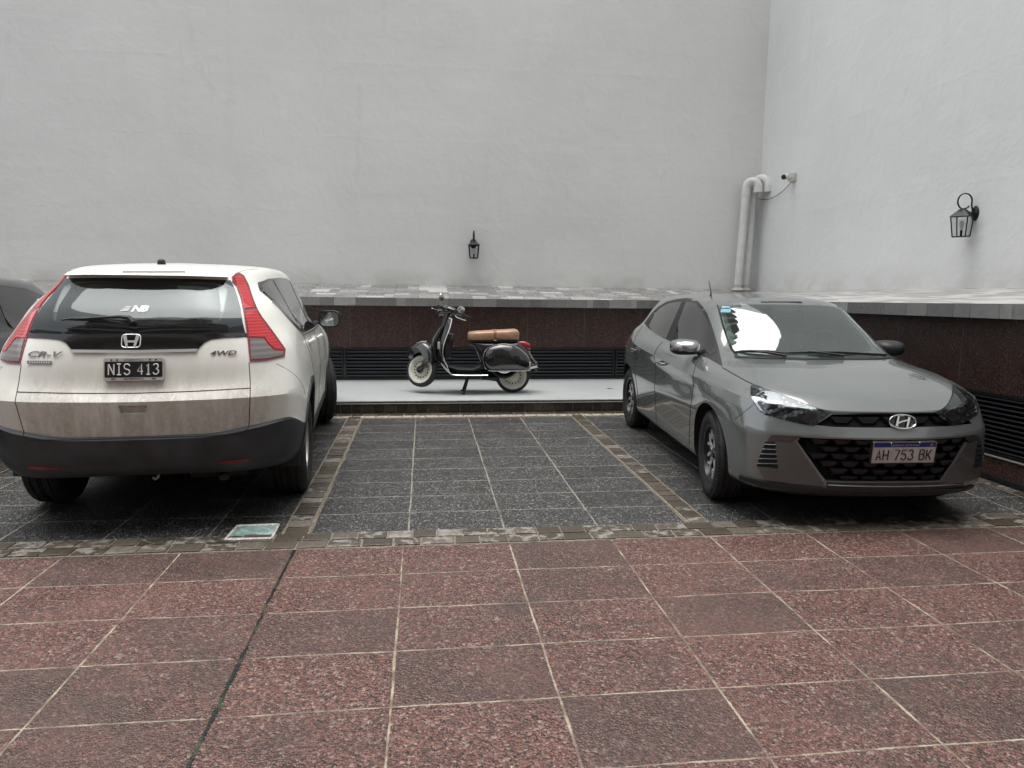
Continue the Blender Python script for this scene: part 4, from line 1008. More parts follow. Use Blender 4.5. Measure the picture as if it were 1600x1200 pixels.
    m.build('sticker_stripes', M_st, rw, 0)
    # --- number plate: white frame, black field, white characters
    pc = c.hit(ph, (211.2,577.5)); Mp = surf_frame(c, ph, (211.2,577.5), .022)
    m = MB(); W_, H_ = .310, .126
    m.prism(rrect(W_, H_, .009), -.02, .004, Mp); m.prism(rrect(W_-.012, .088, .004), .004, .0052, Mp @ T(0, -.0005, 0), mi=1)
    pl = m.build('number_plate', [mat('plate_frame_white', (.42,.40,.37), .5), mat('plate_black', (.012,.012,.014), .35)], root, 30)
    M_pw = mat('plate_characters', (.62,.61,.57), .45)
    strokes('plate_characters', 'NIS 413', .0275, .060, .0128, .016, .0040, Mp @ T(0, -.0005, .0040), M_pw, pl)
    text_mesh('plate_country', 'ARGENTINA', .014, mat('plate_small_text', (.10,.10,.10), .5), pl, Mp @ T(0, .052, .0045), 0, .0005, xs=1.2, space=1.1)
    text_mesh('plate_dealer', 'ABC VEHICULOS S.A.', .011, mat('plate_dealer_text', (.02,.02,.02), .5), pl, Mp @ T(0, -.0535, .0045), .2, .0005, xs=1.0, bold=.0003)
    for sx in (-1, 1):
        for dx in (.115, .085): bo = MB(); bo.lathe([(0,.004),(.004,.003),(.005,0)], 8, Mp @ T(sx*dx, .053, .004)); bo.build('plate_bolt', M_seam, pl)
        bo = MB(); bo.prism([(sx*.105-.010, -.056), (sx*.105+.010, -.056), (sx*.105+.010, -.051), (sx*.105-.010, -.051)], .004, .005, Mp); bo.build('plate_clip', M_seam, pl)
    # --- exhaust, tow eye, underside
    m = MB(); m.tube([(-1.78,-.52,.335), (-1.80,-.20,.335)], .10, 20, flat=.8); m.tube([(-1.80,-.40,.34), (-1.94,-.42,.34), (-2.0,-.425,.33), (-2.03,-.43,.305)], [.026,.026,.028,.030], 14); m.build('exhaust', mat('rusty_steel', (.045,.038,.032), .6, .5, var=.3), root)
    m = MB(); m.tube([(-2.03,-.07,.37), (-2.05,-.07,.33), (-2.05,-.055,.318), (-2.05,-.04,.33)], .009, 8); m.build('tow_eye', mat('worn_steel', (.35,.33,.31), .5, .6), root)
    m = MB(); m.box((-.1, 0, .30), (3.0, 1.1, .10)); m.box((-1.27, 0, .33), (.16, 1.2, .12)); m.tube([(-1.27,-.7,.37), (-1.27,.7,.37)], .045, 10); m.build('underbody', M_void, root)
    # --- wheels
    for x0 in (1.35, -1.27):
        for sg in (-1, 1):
            st = math.radians(15) if x0 > 0 else 0
            wheel(.355, .222, .222, rim_suv, 'wheel', root, (x0, sg*(.750 if x0 < 0 else .775), .355), st, sg, None, False)
    for sg in (-1, 1):
        m = MB(); m.box((-1.70, sg*.78, .33), (.02, .12, .10), Matrix.Rotation(math.radians(12), 3, 'Y'), bevel=.006); m.build('mud_flap', M_black, root)
    # --- inside: seats, dashboard, wheel
    for y0 in (-.34, 0, .34): m = MB(); seat(m, -1.0, y0, .72, -16, .40 if y0 else .26, True, .48); m.build('seat', M_inter, root)
    for y0 in (-.37, .37): m = MB(); seat(m, .05, y0, .68, -14, .46, True, .56); m.build('seat', M_inter, root)
    m = MB(); m.box((.82, 0, .98), (.36, 1.35, .20), bevel=.06); m.build('dashboard', M_inter, root)
    m = MB(); steering(m, Vector((.50, .37, 1.08)), -65); m.build('steering_wheel', M_black, root)
M_satinb = mat('bright_satin_strip', (.75,.75,.74), .28, .7, var=.03)
suv_parts()
# ------------------------------------------------------------------ the grey hatchback (right), seen from the front
def hatch_rows():
    r = []
    r.append([(1.80,0,.20),(1.79,.3,.20),(1.75,.42,.20),(1.65,.48,.20),(1.18,.5,.20),(.8,.5,.20),(.3,.5,.20),(-.35,.5,.20),(-.95,.5,.20),(-1.35,.5,.22),(-1.6,.45,.25),(-1.75,.38,.28),(-1.8,.2,.3),(-1.8,0,.3)])
    r.append([(1.90,0,.205),(1.885,.3,.205),(1.82,.53,.205),(1.68,.67,.205),(1.18,.74,.20),(.8,.76,.19),(.3,.76,.19),(-.35,.76,.19),(-.95,.76,.19),(-1.35,.75,.22),(-1.65,.66,.25),(-1.83,.5,.28),(-1.89,.26,.29),(-1.90,0,.29)])
    r.append([(1.955,0,.27),(1.94,.3,.27),(1.875,.56,.265),(1.725,.765,.262),(1.18,.835,.25),(.8,.808,.235),(.3,.805,.235),(-.35,.805,.235),(-.95,.81,.235),(-1.35,.835,.27),(-1.70,.76,.32),(-1.90,.58,.34),(-1.965,.3,.35),(-1.98,0,.35)])
    r.append([(1.960,0,.43),(1.942,.3,.43),(1.875,.575,.43),(1.715,.79,.43),(1.18,.848,.42),(.8,.825,.40),(.3,.82,.39),(-.35,.825,.39),(-.95,.83,.41),(-1.35,.848,.45),(-1.72,.78,.48),(-1.92,.58,.5),(-1.985,.3,.5),(-2.0,0,.5)])
    r.append([(1.975,0,.585),(1.955,.3,.587),(1.870,.575,.59),(1.695,.795,.60),(1.18,.855,.58),(.8,.842,.56),(.3,.84,.56),(-.35,.845,.57),(-.95,.85,.60),(-1.35,.856,.63),(-1.72,.785,.66),(-1.90,.58,.68),(-1.955,.3,.68),(-1.97,0,.68)])
    r.append([(1.940,0,.665),(1.918,.3,.668),(1.835,.565,.68),(1.65,.785,.705),(1.18,.856,.71),(.8,.838,.715),(.3,.836,.73),(-.35,.840,.755),(-.95,.846,.79),(-1.35,.852,.82),(-1.69,.765,.83),(-1.84,.56,.84),(-1.885,.3,.84),(-1.90,0,.84)])
    r.append([(1.905,0,.735),(1.885,.3,.738),(1.80,.56,.752),(1.585,.785,.785),(1.16,.835,.81),(.8,.846,.81),(.3,.852,.83),(-.35,.856,.855),(-.95,.856,.885),(-1.35,.83,.93),(-1.66,.73,.94),(-1.79,.54,.94),(-1.83,.3,.94),(-1.84,0,.94)])
    r.append([(1.78,0,.800),(1.755,.3,.803),(1.68,.54,.815),(1.48,.745,.842),(1.12,.795,.868),(.78,.812,.885),(.28,.82,.905),(-.35,.822,.93),(-.95,.815,.965),(-1.33,.79,1.0),(-1.60,.69,1.02),(-1.71,.51,1.02),(-1.75,.28,1.02),(-1.76,0,1.02)])
    r.append([(1.40,0,.898),(1.38,.29,.905),(1.335,.50,.908),(1.215,.695,.903),(.95,.735,.915),(.70,.775,.922),(.2,.788,.94),(-.35,.79,.965),(-.93,.778,1.005),(-1.28,.745,1.05),(-1.52,.64,1.08),(-1.62,.47,1.08),(-1.66,.26,1.08),(-1.67,0,1.08)])
    r.append([(1.02,0,.975),(1.005,.28,.978),(.96,.46,.974),(.87,.63,.963),(.72,.695,.953),(.48,.725,.955),(.10,.742,.972),(-.35,.745,.995),(-.88,.73,1.04),(-1.25,.70,1.085),(-1.52,.605,1.12),(-1.65,.45,1.13),(-1.71,.25,1.13),(-1.72,0,1.13)])
    r.append([(.69,0,1.175),(.68,.26,1.175),(.635,.42,1.168),(.55,.55,1.155),(.43,.60,1.155),(.22,.62,1.165),(-.05,.645,1.18),(-.40,.65,1.195),(-.84,.638,1.215),(-1.15,.605,1.24),(-1.40,.53,1.26),(-1.53,.40,1.26),(-1.58,.22,1.26),(-1.59,0,1.26)])
    r.append([(.36,0,1.352),(.35,.25,1.350),(.315,.40,1.342),(.245,.475,1.333),(.14,.508,1.338),(0,.515,1.345),(-.18,.53,1.352),(-.42,.535,1.352),(-.78,.533,1.352),(-1.07,.515,1.345),(-1.31,.475,1.338),(-1.45,.37,1.338),(-1.51,.2,1.342),(-1.53,0,1.345)])
    r.append([(.28,0,1.378),(.27,.13,1.378),(.22,.235,1.378),(.14,.29,1.380),(.05,.32,1.383),(-.08,.335,1.388),(-.25,.345,1.392),(-.45,.345,1.392),(-.77,.34,1.390),(-1.02,.325,1.385),(-1.21,.29,1.378),(-1.31,.22,1.375),(-1.36,.12,1.375),(-1.37,0,1.375)])
    r.append([(.2,0,1.390),(.16,0,1.392),(.1,0,1.395),(.03,0,1.398),(-.06,0,1.401),(-.16,0,1.404),(-.3,0,1.406),(-.48,0,1.406),(-.72,0,1.400),(-.88,0,1.394),(-1.0,0,1.388),(-1.07,0,1.384),(-1.11,0,1.382),(-1.14,0,1.381)])
    return r
def hatch():
    global _hr

    pose = (2.864, 5.899, math.radians(-93.3))
    _r = hatch_rows(); _r = _r[:9]+[[(x, y*k_, z) for (x, y, z) in r] for r, k_ in zip(_r[9:], (1.02, 1.04, 1.05, 1.05, 1))]; c = Car(pose, _r, 6, 5, crease_v=(4, 6))
    root = c.place('parked_hatchback')
    grey = paint('cement_grey_paint', (.135,.148,.146), .26, metal=.25); grey.node_tree.nodes['Principled BSDF'].inputs['Coat IOR'].default_value = 1.8
    cut = []
    for x in (1.20, -1.34):
        for s in (1, -1): cut.append((cyl_bm(x, .315, .352, s*.46, s*1.1), M_void))
    pts = []
    for i in range(9*5+2, c.S.shape[0], 3):
        for p in c.S[i, ::3]:
            q = Vector(p); d = q-Vector((-.4, 0, 1.05)); q2 = q-d.normalized()*.05; pts += [(q2.x, q2.y, q2.z), (q2.x, -q2.y, q2.z)]
    pts += [(.75, s*.60, .45) for s in (1, -1)]+[(-1.3, s*.58, .6) for s in (1, -1)]
    cut.append((hull_bm(pts), M_inter))
    WS = sym_yz(c, [(1210,474.5),(1160,475),(1121,477.5),(1132,516),(1143,545),(1152,555.5),(1200,558.5),(1280,559)])
    wsi = sym_yz(c, [(1210,478),(1160,479),(1130,482),(1140,508),(1151,535),(1162,547),(1200,550),(1280,551)])
    cut.append((hull_of(c.panel('w', wsi, c.front, None, off=.03, thick=.14, cell=40, build=False)), M_inter))
    # grille and intake recesses
    LG = [(1250,683),(1290,685.5),(1340,687),(1400,688),(1470,686),(1526,681),(1518,712),(1503,750),(1450,752),(1400,752.5),(1340,752.5),(1291,751.5),(1280,738),(1262,712),(1246,690)]
    UG = [(1274,664),(1300,647.5),(1350,646.5),(1400,646.5),(1450,646),(1502,645),(1519,662),(1480,666),(1400,668.5),(1340,668),(1300,667)]
    for pl, d in ((LG, .06), (UG, .035)): cut.append((c.panel('w', pl, c.photo, None, off=.03, thick=d, cell=9, build=False)[0], M_void))
    body = c.finish_body('body', [grey, M_black, M_void], lambda v, u, p: (1 if (v < 1.6 and u < 4.5) or p.z < .215 else 0) if v >= 1 else 2, cut, root)
    return c, root, grey, (WS, LG, UG)
HAT, HATCH, M_grey, HPL = hatch()
tag(HATCH, 'grey hatchback parked nose-out beside the right wall, its dark honeycomb grille facing the courtyard', 'car')
def hatch_parts():
    c, root, grey = HAT, HATCH, M_grey; ph = c.photo; WS, LG, UG = HPL
    M_ws = glass_mat('windscreen_glass_green', (.70,.79,.76), .13, dirt=.05)
    ws = c.panel('windscreen', WS, c.front, M_ws, root, off=.002, thick=.003, cell=.045, fit=1)
    # black printed border along base and sides
    bd = MB()
    hf = WS[:len(WS)//2+1]
    for sg in (1, -1):
        L = [c.hit(c.front, (y*sg, z)) for y, z in crom(hf[2:6], 6)]; bd.tube([h+n_*.003 for h, n_ in L], .007, 6)
    bd.build('windscreen_seal', M_gblack, ws)
    cw = c.panel('cowl', [(1147,553.5),(1200,555.5),(1280,556.5),(1370,555),(1411,553.5),(1416,559),(1370,561.5),(1280,562),(1200,561),(1149,559)], ph, M_black, root, off=.006, thick=.008, cell=10)
    sf = MB(); sf.box((.34, 0, 1.325), (.08, .34, .03), Matrix.Rotation(math.radians(-35), 3, 'Y'), bevel=.01); sf.box((.42, 0, 1.275), (.025, .20, .055), bevel=.01); sf.build('rear_view_mirror', M_black, root)
    # wipers
    m = MB(); A = lambda p, o: c.line([p], ph, 1, o, False)[0]
    m.tube([A((1149,553), .018), A((1170,553.2), .024), A((1200,554), .026), A((1228,556), .022)], [.006,.010,.010,.006], 6)
    m.tube([A((1228,560), .02), A((1200,557), .03), A((1180,555), .03)], [.010,.008,.006], 6); m.build('wiper', M_black, root)
    m = MB(); m.tube([A((1228,554.5), .018), A((1270,554.5), .024), A((1310,555.5), .026), A((1384,558), .020)], [.006,.009,.010,.006], 6)
    m.tube([A((1318,560), .02), A((1290,557.5), .03), A((1262,555), .03)], [.010,.008,.006], 6); m.build('wiper', M_black, root)
    # stickers on the glass
    wst = BVHTree.FromPolygons([v.co[:] for v in ws.data.vertices], [p.vertices[:] for p in ws.data.polygons])
    def sticker(p, w, h, m):
        o_, d_ = ph(p); hh = wst.ray_cast(o_, d_)
        if hh[0] is None: return
        n_ = hh[1] if hh[1].dot(d_) < 0 else -hh[1]; up = Vector((0,0,1)); up = (up-n_*up.dot(n_)).normalized(); x_ = up.cross(n_); q_ = hh[0]+n_*.001
        b = MB(); b.prism(rrect(w, h, .004), 0, .0012, Matrix(((x_.x, up.x, n_.x, q_.x), (x_.y, up.y, n_.y, q_.y), (x_.z, up.z, n_.z, q_.z), (0,0,0,1)))); b.build('windscreen_sticker', m, ws, 0)
    sticker((1134,485.5), .075, .055, mat('pale_blue_sticker', (.10,.30,.38), .4, var=.4, scale=120)); sticker((1134,480), .06, .022, mat('white_blue_sticker', (.30,.45,.50), .4, var=.3, scale=90))
    sticker((1391,540), .05, .06, mat('pale_green_sticker', (.30,.44,.38), .4, var=.3, scale=90))
    # --- upper grille mesh and emblem bar
    def inside(pl, p):
        r = False; n = len(pl)
        for i in range(n):
            a, b = pl[i], pl[(i+1) % n]
            if (a[1] > p[1]) != (b[1] > p[1]) and p[0] < (b[0]-a[0])*(p[1]-a[1])/(b[1]-a[1])+a[0]: r = not r
        return r
    # outlines in the y,z plane of the car for placing the honeycomb
    def yz(pl): return [(lambda h: (h.y, h.z))(c.hit(ph, p)[0]) for p in pl]
    def honey(name, pl, rows, pitch, hh, depth, base):
        P2 = yz(pl); m = MB(); zs = [p[1] for p in P2]; z0, z1 = min(zs), max(zs); ys = [p[0] for p in P2]; y0, y1 = min(ys), max(ys)
        for r in range(rows):
            z = z1-(r+.5)*(z1-z0)/rows; off = (r % 2)*pitch/2; y = y0-pitch+off
            while y < y1+pitch:
                w, h = pitch*.5, hh
                q = [(y-w*.98, z+h*.5), (y+w*.98, z+h*.5), (y+w*.55, z-h*.5), (y-w*.55, z-h*.5)]
                if all(inside(P2, a) for a in [(y, z), (y-w*.7, z), (y+w*.7, z)]):
                    def X(a, b, o): hit = c.hit(c.front, (a, b)); return hit[0]+Vector((o, 0, 0))
                    B = [m.bm.verts.new(X(a, b, base)) for a, b in q]
                    F = [m.bm.verts.new(X(a, b, o)) for (a, b), o in zip([(y-w*.80, z+h*.30), (y+w*.80, z+h*.30), (y+w*.42, z-h*.34), (y-w*.42, z-h*.34)], (depth, depth, depth-.012, depth-.012))]
                    m.bm.faces.new(F)
                    for k in range(4): m.bm.faces.new((B[k], B[(k+1) % 4], F[(k+1) % 4], F[k]))
                y += pitch
        return m.build(name, M_grill, root, 20)
    M_grill = mat('black_grille_plastic', (.008,.009,.012), .42, var=.1)
    honey('lower_grille', LG, 6, .125, .046, -.006, -.05); honey('upper_grille', UG, 1, .16, .050, -.008, -.03)
    M = surf_frame(c, ph, (1409.5,659.5), .006); m = MB(); emblem_ring(m, .168, .086, .0058, M, 40, 2.1)
    bar(m, (-.046, -.028), (-.020, .036), .015, .010, -.004, .005, M); bar(m, (.018, -.036), (.046, .028), .010, .015, -.004, .005, M)
    bar(m, (-.032, -.008), (.0, .003), .009, .009, -.004, .004, M); bar(m, (-.002, .002), (.036, .010), .009, .009, -.004, .004, M)
    m.build('emblem', M_chrome, root); m = MB(); m.lathe([(0,0),(.04,0)], 24, M @ T(0,0,-.008) @ Matrix.Diagonal((2, 1, 1, 1))); m.build('emblem_backing', M_gblack, root)
    # --- number plate
    Mp = surf_frame(c, ph, (1410.5,705.7), .010); W_, H_ = .400, .134
    m = MB(); m.prism(rrect(W_, H_, .008), -.03, .003, Mp); m.prism(rrect(W_-.012, .028, .003), .003, .0042, Mp @ T(0, .0475, 0), mi=1); m.prism(rrect(W_-.012, .092, .003), .003, .0042, Mp @ T(0, -.0145, 0), mi=2)
    pl = m.build('number_plate', [M_satin, mat('plate_blue', (.010,.020,.16), .35), mat('plate_face', (.46,.43,.41), .4)], root, 30)
    strokes('plate_characters', 'AH 753 BK', .0300, .062, .0140, .013, .0046, Mp @ T(0, -.0155, .0028), mat('plate_black_characters', (.008,.008,.008), .4), pl)
    text_mesh('plate_country', 'REPÚBLICA ARGENTINA', .0135, M_satin, pl, Mp @ T(0, .044, .0045), 0, .0004, xs=1.25, bold=.0004)
    for sx in (-1, 1): b = MB(); b.lathe([(0,.003),(.004,.002),(.005,0)], 8, Mp @ T(sx*.09, .0585, .0042)); b.build('plate_bolt', M_satin, pl)
    b = MB()
    for k in range(3): b.prism([(.158, .0405+k*.005), (.178, .0405+k*.005), (.178, .0435+k*.005), (.158, .0435+k*.005)], .0042, .0048, Mp)
    b.build('plate_flag', M_satin, pl)
    # --- head lamps
    HLo = [(1172.8,600.5),(1187,604),(1202.5,610.5),(1232,622.5),(1263.8,635),(1299,645.3),(1287,654),(1272.5,665),(1260,663.8),(1248,661.8),(1216.5,653.9),(1193.8,647.8),(1184,640),(1177,629),(1172.8,616)]
    n = NT('head_lamp_lens'); t, l = n.n, n.l
    M_lens = glass_mat('head_lamp_lens_clear', (.80,.82,.84), .04)
    hl = c.panel('head_lamp', HLo, ph, [M_void], root, off=-.030, thick=.004, cell=7, mirror=True)
    cutb = None
    # reflector bowl parts inside, lens outside
    n = NT('lamp_bezel'); P = n.co.outputs['Object']; v = n.voro(32, P, rand=.8); st = n.mapr(v['Distance'], .1, .6)
    n.set(color=n.mix(st, (.22,.225,.235), (.02,.02,.024)), rough=.22, metal=.7, normal=n.bump(v['Distance'], .6, .01)); M_bez = n.m
    be = c.panel('bezel', HLo, ph, M_bez, None, off=.0015, thick=.02, cell=7, mirror=True)
    ba = c.panel('bright_reflector', [(1176.5,604),(1186,607),(1181,617),(1185,632),(1193,643.5),(1187,640.5),(1180,631),(1176,617)], ph, M_chrome, None, off=.0025, thick=-.002, cell=6, mirror=True)
    bb = c.panel('projector', [(1206+13*math.cos(a_), 627+13*math.sin(a_)) for a_ in [2*math.pi*k/20 for k in range(20)]], ph, M_bezr, None, off=.003, thick=-.003, cell=5, mirror=True)
    bt = c.panel('turn_signal', [(1251,656.5),(1263,640),(1285,648.5),(1271,660.5)], ph, mat('smoked_reflector', (.09,.075,.065), .2, .6), None, off=.003, thick=-.002, cell=5, mirror=True)
    le = c.panel('lens', HLo, ph, M_lens, None, off=.007, thick=-.004, cell=7, mirror=True)
    for g in (be, ba, bb, bt, le):
        for i in (0, 1): g[i].parent = hl[i]
    # --- bumper: lamps, intakes, blades, chin
    c.panel('daytime_lamp', [(1199.5,688),(1205,679.5),(1228,680),(1252.4,681.5),(1236,691.3),(1215,689)], ph, mat('smoked_lamp_lens', (.045,.038,.036), .2, .0, coat=.6), root, off=.006, thick=.01, cell=3.5, mirror=True)
    sl = c.panel('side_intake', [(1196.5,690),(1210.3,690),(1215.3,731.2),(1182.5,728.5),(1186,716)], ph, M_void, root, off=.006, thick=.02, cell=3, mirror=True)
    for sg in (1, -1):
        m = MB()
        for k in range(5):
            y_ = 695+k*7.4; L = c.line([(1194.5-k*2.7, y_), (1203-k*1.2, y_+.3), (1212+k*.8, y_+.6)], ph, 4, .006); m.tube([Vector((p.x, p.y*(-sg), p.z)) for p in L], .0045, 6, flat=1.5)
        m.build('slats', M_grill, sl[0] if sg > 0 else sl[1])
    M_blade = paint('blade_painted_reflection', (.058,.058,.055), .38)  # same paint as the body, darkened to imitate the ground it reflects
    c.panel('bumper_blade', [(1212,690),(1235.5,693),(1243,691),(1262,720),(1287,755),(1283,758.5),(1240,755),(1194,747.5),(1184.5,731),(1217,733)], ph, M_blade, root, off=.007, thick=.01, cell=3.5, mirror=True,
            deform=lambda o, h: o+Vector((.006*max(0, 1-(abs(abs(o.y)-.62))/.25), 0, 0)))
    c.panel('chin_strip', [(1291,753),(1340,754),(1400,754),(1450,753.5),(1503,751.5),(1505,759.5),(1450,762.5),(1400,763.5),(1340,763.5),(1292,762)], ph, mat('satin_grey_trim', (.040,.042,.041), .3, .4), root, off=.008, thick=.012, cell=9)
    m = MB(); m.tube(c.line([(1293,757.5),(1340,759),(1400,759.5),(1455,758.5),(1503,756)], ph, 5, .009), .0035, 6); m.build('chin_highlight', M_satin, root)
    c.panel('splitter', [(1157,741),(1190,750),(1240,757.5),(1288,761.5),(1340,765),(1400,765.5),(1455,764.5),(1505,761),(1520,757),(1515,764),(1455,771),(1400,772),(1340,771.5),(1288,769.5),(1240,765.5),(1190,758),(1158,748)], ph, M_black, root, off=.016, thick=.02, cell=9)
    # --- shut lines and creases
    c.seam(root, [(1129,574.5),(1150,586.5),(1172,598.5),(1202,609.5),(1232,621.5),(1264,634),(1299,644.5)], ph, .0045, mirror=True)
    c.seam(root, [(1299,645),(1350,645.2),(1400,645.3),(1450,645),(1503,644)], ph, .0042)
    c.seam(root, [(1148,655),(1160,646),(1170,638),(1177,632)], ph, .0022, mirror=True)
    sd = c.side(-1)
    c.seam(root, [(.72,.93),(.80,.86),(.83,.75),(.80,.58),(.74,.40),(.72,.26)], sd, .0034, mirror=True)
    c.seam(root, [(-.28,.975),(-.27,.86),(-.25,.6),(-.26,.26)], sd, .0034, mirror=True)
    c.seam(root, [(-1.20,1.06),(-1.10,.93),(-1.02,.80),(-.98,.6),(-.93,.42),(-.90,.27)], sd, .0034, mirror=True)
    # --- side windows
    def b5(*p): return [(950+x/5.714, 430+y/5.714) for x, y in p]
    M_rub = mat('black_window_rubber', .012, .6, var=.05)
    so = c.panel('window_surround', b5((325,430),(400,328),(450,282),(520,240),(610,215),(700,205),(760,212),(810,240),(850,285),(885,340),(920,430),(950,520),(985,640),(1025,815),(900,742),(760,680),(590,605),(500,562),(430,520),(360,472)), ph, M_rub, root, off=.002, thick=.006, cell=7, mirror=True)
    f1 = c.panel('rear_side_window', b5((368,452),(420,345),(470,292),(540,255),(600,243),(662,238),(590,405),(522,566),(460,540),(400,505)), ph, M_tint, root, off=.004, thick=.003, cell=7, mirror=True)
    f2 = c.panel('front_side_window', b5((700,240),(745,240),(790,262),(835,310),(870,365),(905,455),(940,575),(965,690),(900,720),(760,660),(582,592),(640,400)), ph, M_tint, root, off=.004, thick=.003, cell=7, mirror=True)
    # --- handles
    for sgn in (-1, 1):
        for (px_, py_) in ((1035.5,567.5),(992.5,546.5)):
            h, nn = c.hit(ph, (px_, py_)); h = Vector((h.x, h.y*(-sgn), h.z)); nn = Vector((nn.x, nn.y*(-sgn), nn.z)); m = MB()
            m.tube([h+nn*.002+Vector((-.09,0,0)), h+nn*.028+Vector((-.065,0,.004)), h+nn*.036+Vector((0,0,.004)), h+nn*.028+Vector((.06,0,.004)), h+nn*.002+Vector((.085,0,0))], [.008,.011,.012,.011,.008], 8, flat=1.3)
            m.build('door_handle', M_satin if px_ > 1000 else grey, root)
    # --- mirrors
    for sgn in (-1, 1):
        cen = Vector((.60, sgn*(.84 if sgn < 0 else .775), 1.005)); mm = MB(); N = 24; rings = []
        for xx, k, dz in ((-.050, .95, .0), (-.045, 1.0, 0), (0, 1.02, 0), (.05, .92, 0), (.085, .70, -.002), (.108, .36, -.006)):
            rings.append([mm.bm.verts.new(cen+Vector((xx+.03*sgn*-1*0, .112*k*math.copysign(abs(math.cos(t))**.62, math.cos(t)), dz+.060*k*math.copysign(abs(math.sin(t))**.68, math.sin(t))))) for t in [2*math.pi*q/N for q in range(N)]])
        for a, b in zip(rings[:-1], rings[1:]):
            for q in range(N):
                f = mm.bm.faces.new((a[q], a[(q+1) % N], b[(q+1) % N], b[q]))
                if f.calc_center_median().z < cen.z-.022: f.material_index = 1
        mm.bm.faces.new(rings[-1]); mm.bm.faces.new(rings[0][::-1]); mr = mm.build('door_mirror', [M_chromeg if sgn < 0 else M_black, M_black], root, 50)
        st = MB(); st.tube([Vector((.60, sgn*.69, .955)), Vector((.60, sgn*.74, .962)), Vector((.60, sgn*.79, .985))], [.022,.018,.024], 10, flat=.8); st.build('mirror_stalk', M_black, mr)
        g = MB(); g.box(cen+Vector((-.052,0,0)), (.003, .18, .09), bevel=.001); g.build('mirror_glass', mat('door_mirror_glass', (.6,.62,.63), .02, 1, var=0), mr)
    # --- aerial, tail lamps, badge
    m = MB(); h, nn = c.hit(ph, (1110.5, 462)); m.tube([h, h+Vector((-.01,.004,.03)), h+Vector((-.10,.012,.125))], [.010,.006,.004], 8); m.build('roof_aerial', M_black, root)
    c.panel('tail_lamp', [(-1.86,.86),(-1.74,.885),(-1.55,.90),(-1.60,.82),(-1.75,.78),(-1.88,.79)], c.side(-1), mat('tail_lamp_red', (.45,.02,.03), .15, coat=1), root, off=.012, thick=.012, cell=.05, mirror=True)
    c.panel('fender_badge', [(1099,592.5),(1104,594.5),(1103.5,596.5),(1098.5,594.5)], ph, M_satin, root, off=.002, thick=.002, cell=4)
    # --- wheels
    for x0 in (1.20, -1.34):
        for sg in (-1, 1):
            wheel(.308, .195, .203, rim_hatch, 'wheel', root, (x0, sg*(.735 if x0 > 0 else .728), .308), math.radians(HSTEER) if x0 > 0 else 0, sg)
    m = MB(); m.box((-.1, 0, .27), (3.0, 1.0, .10)); m.tube([(-1.34,-.6,.3), (-1.34,.6,.3)], .04, 10); m.build('underbody', M_void, root)
    M_cl = mat('grey_seat_cloth', (.11,.12,.12), .9)
    for y0 in (-.34, .34):
        m = MB(); seat(m, -.15, y0, .55, -16, .44, True, .52); m.build('seat', M_cl, root); m = MB(); seat(m, -.95, y0, .60, -18, .44, True, .44); m.build('seat', M_cl, root)
    m = MB(); m.box((.62, 0, .86), (.42, 1.22, .16), bevel=.06); m.box((.50, .34, .94), (.20, .36, .06), bevel=.03); m.build('dashboard', M_dash, root)
    m = MB(); steering(m, Vector((.33, .35, .96)), -65, .175); m.build('steering_wheel', M_black, root)
HSTEER = -6
M_bezr = mat('projector_glass', (.10,.11,.12), .05, .9); M_chromeg = mat('satin_chrome_cap', (.42,.43,.43), .24, .9, var=.05)
hatch_parts()
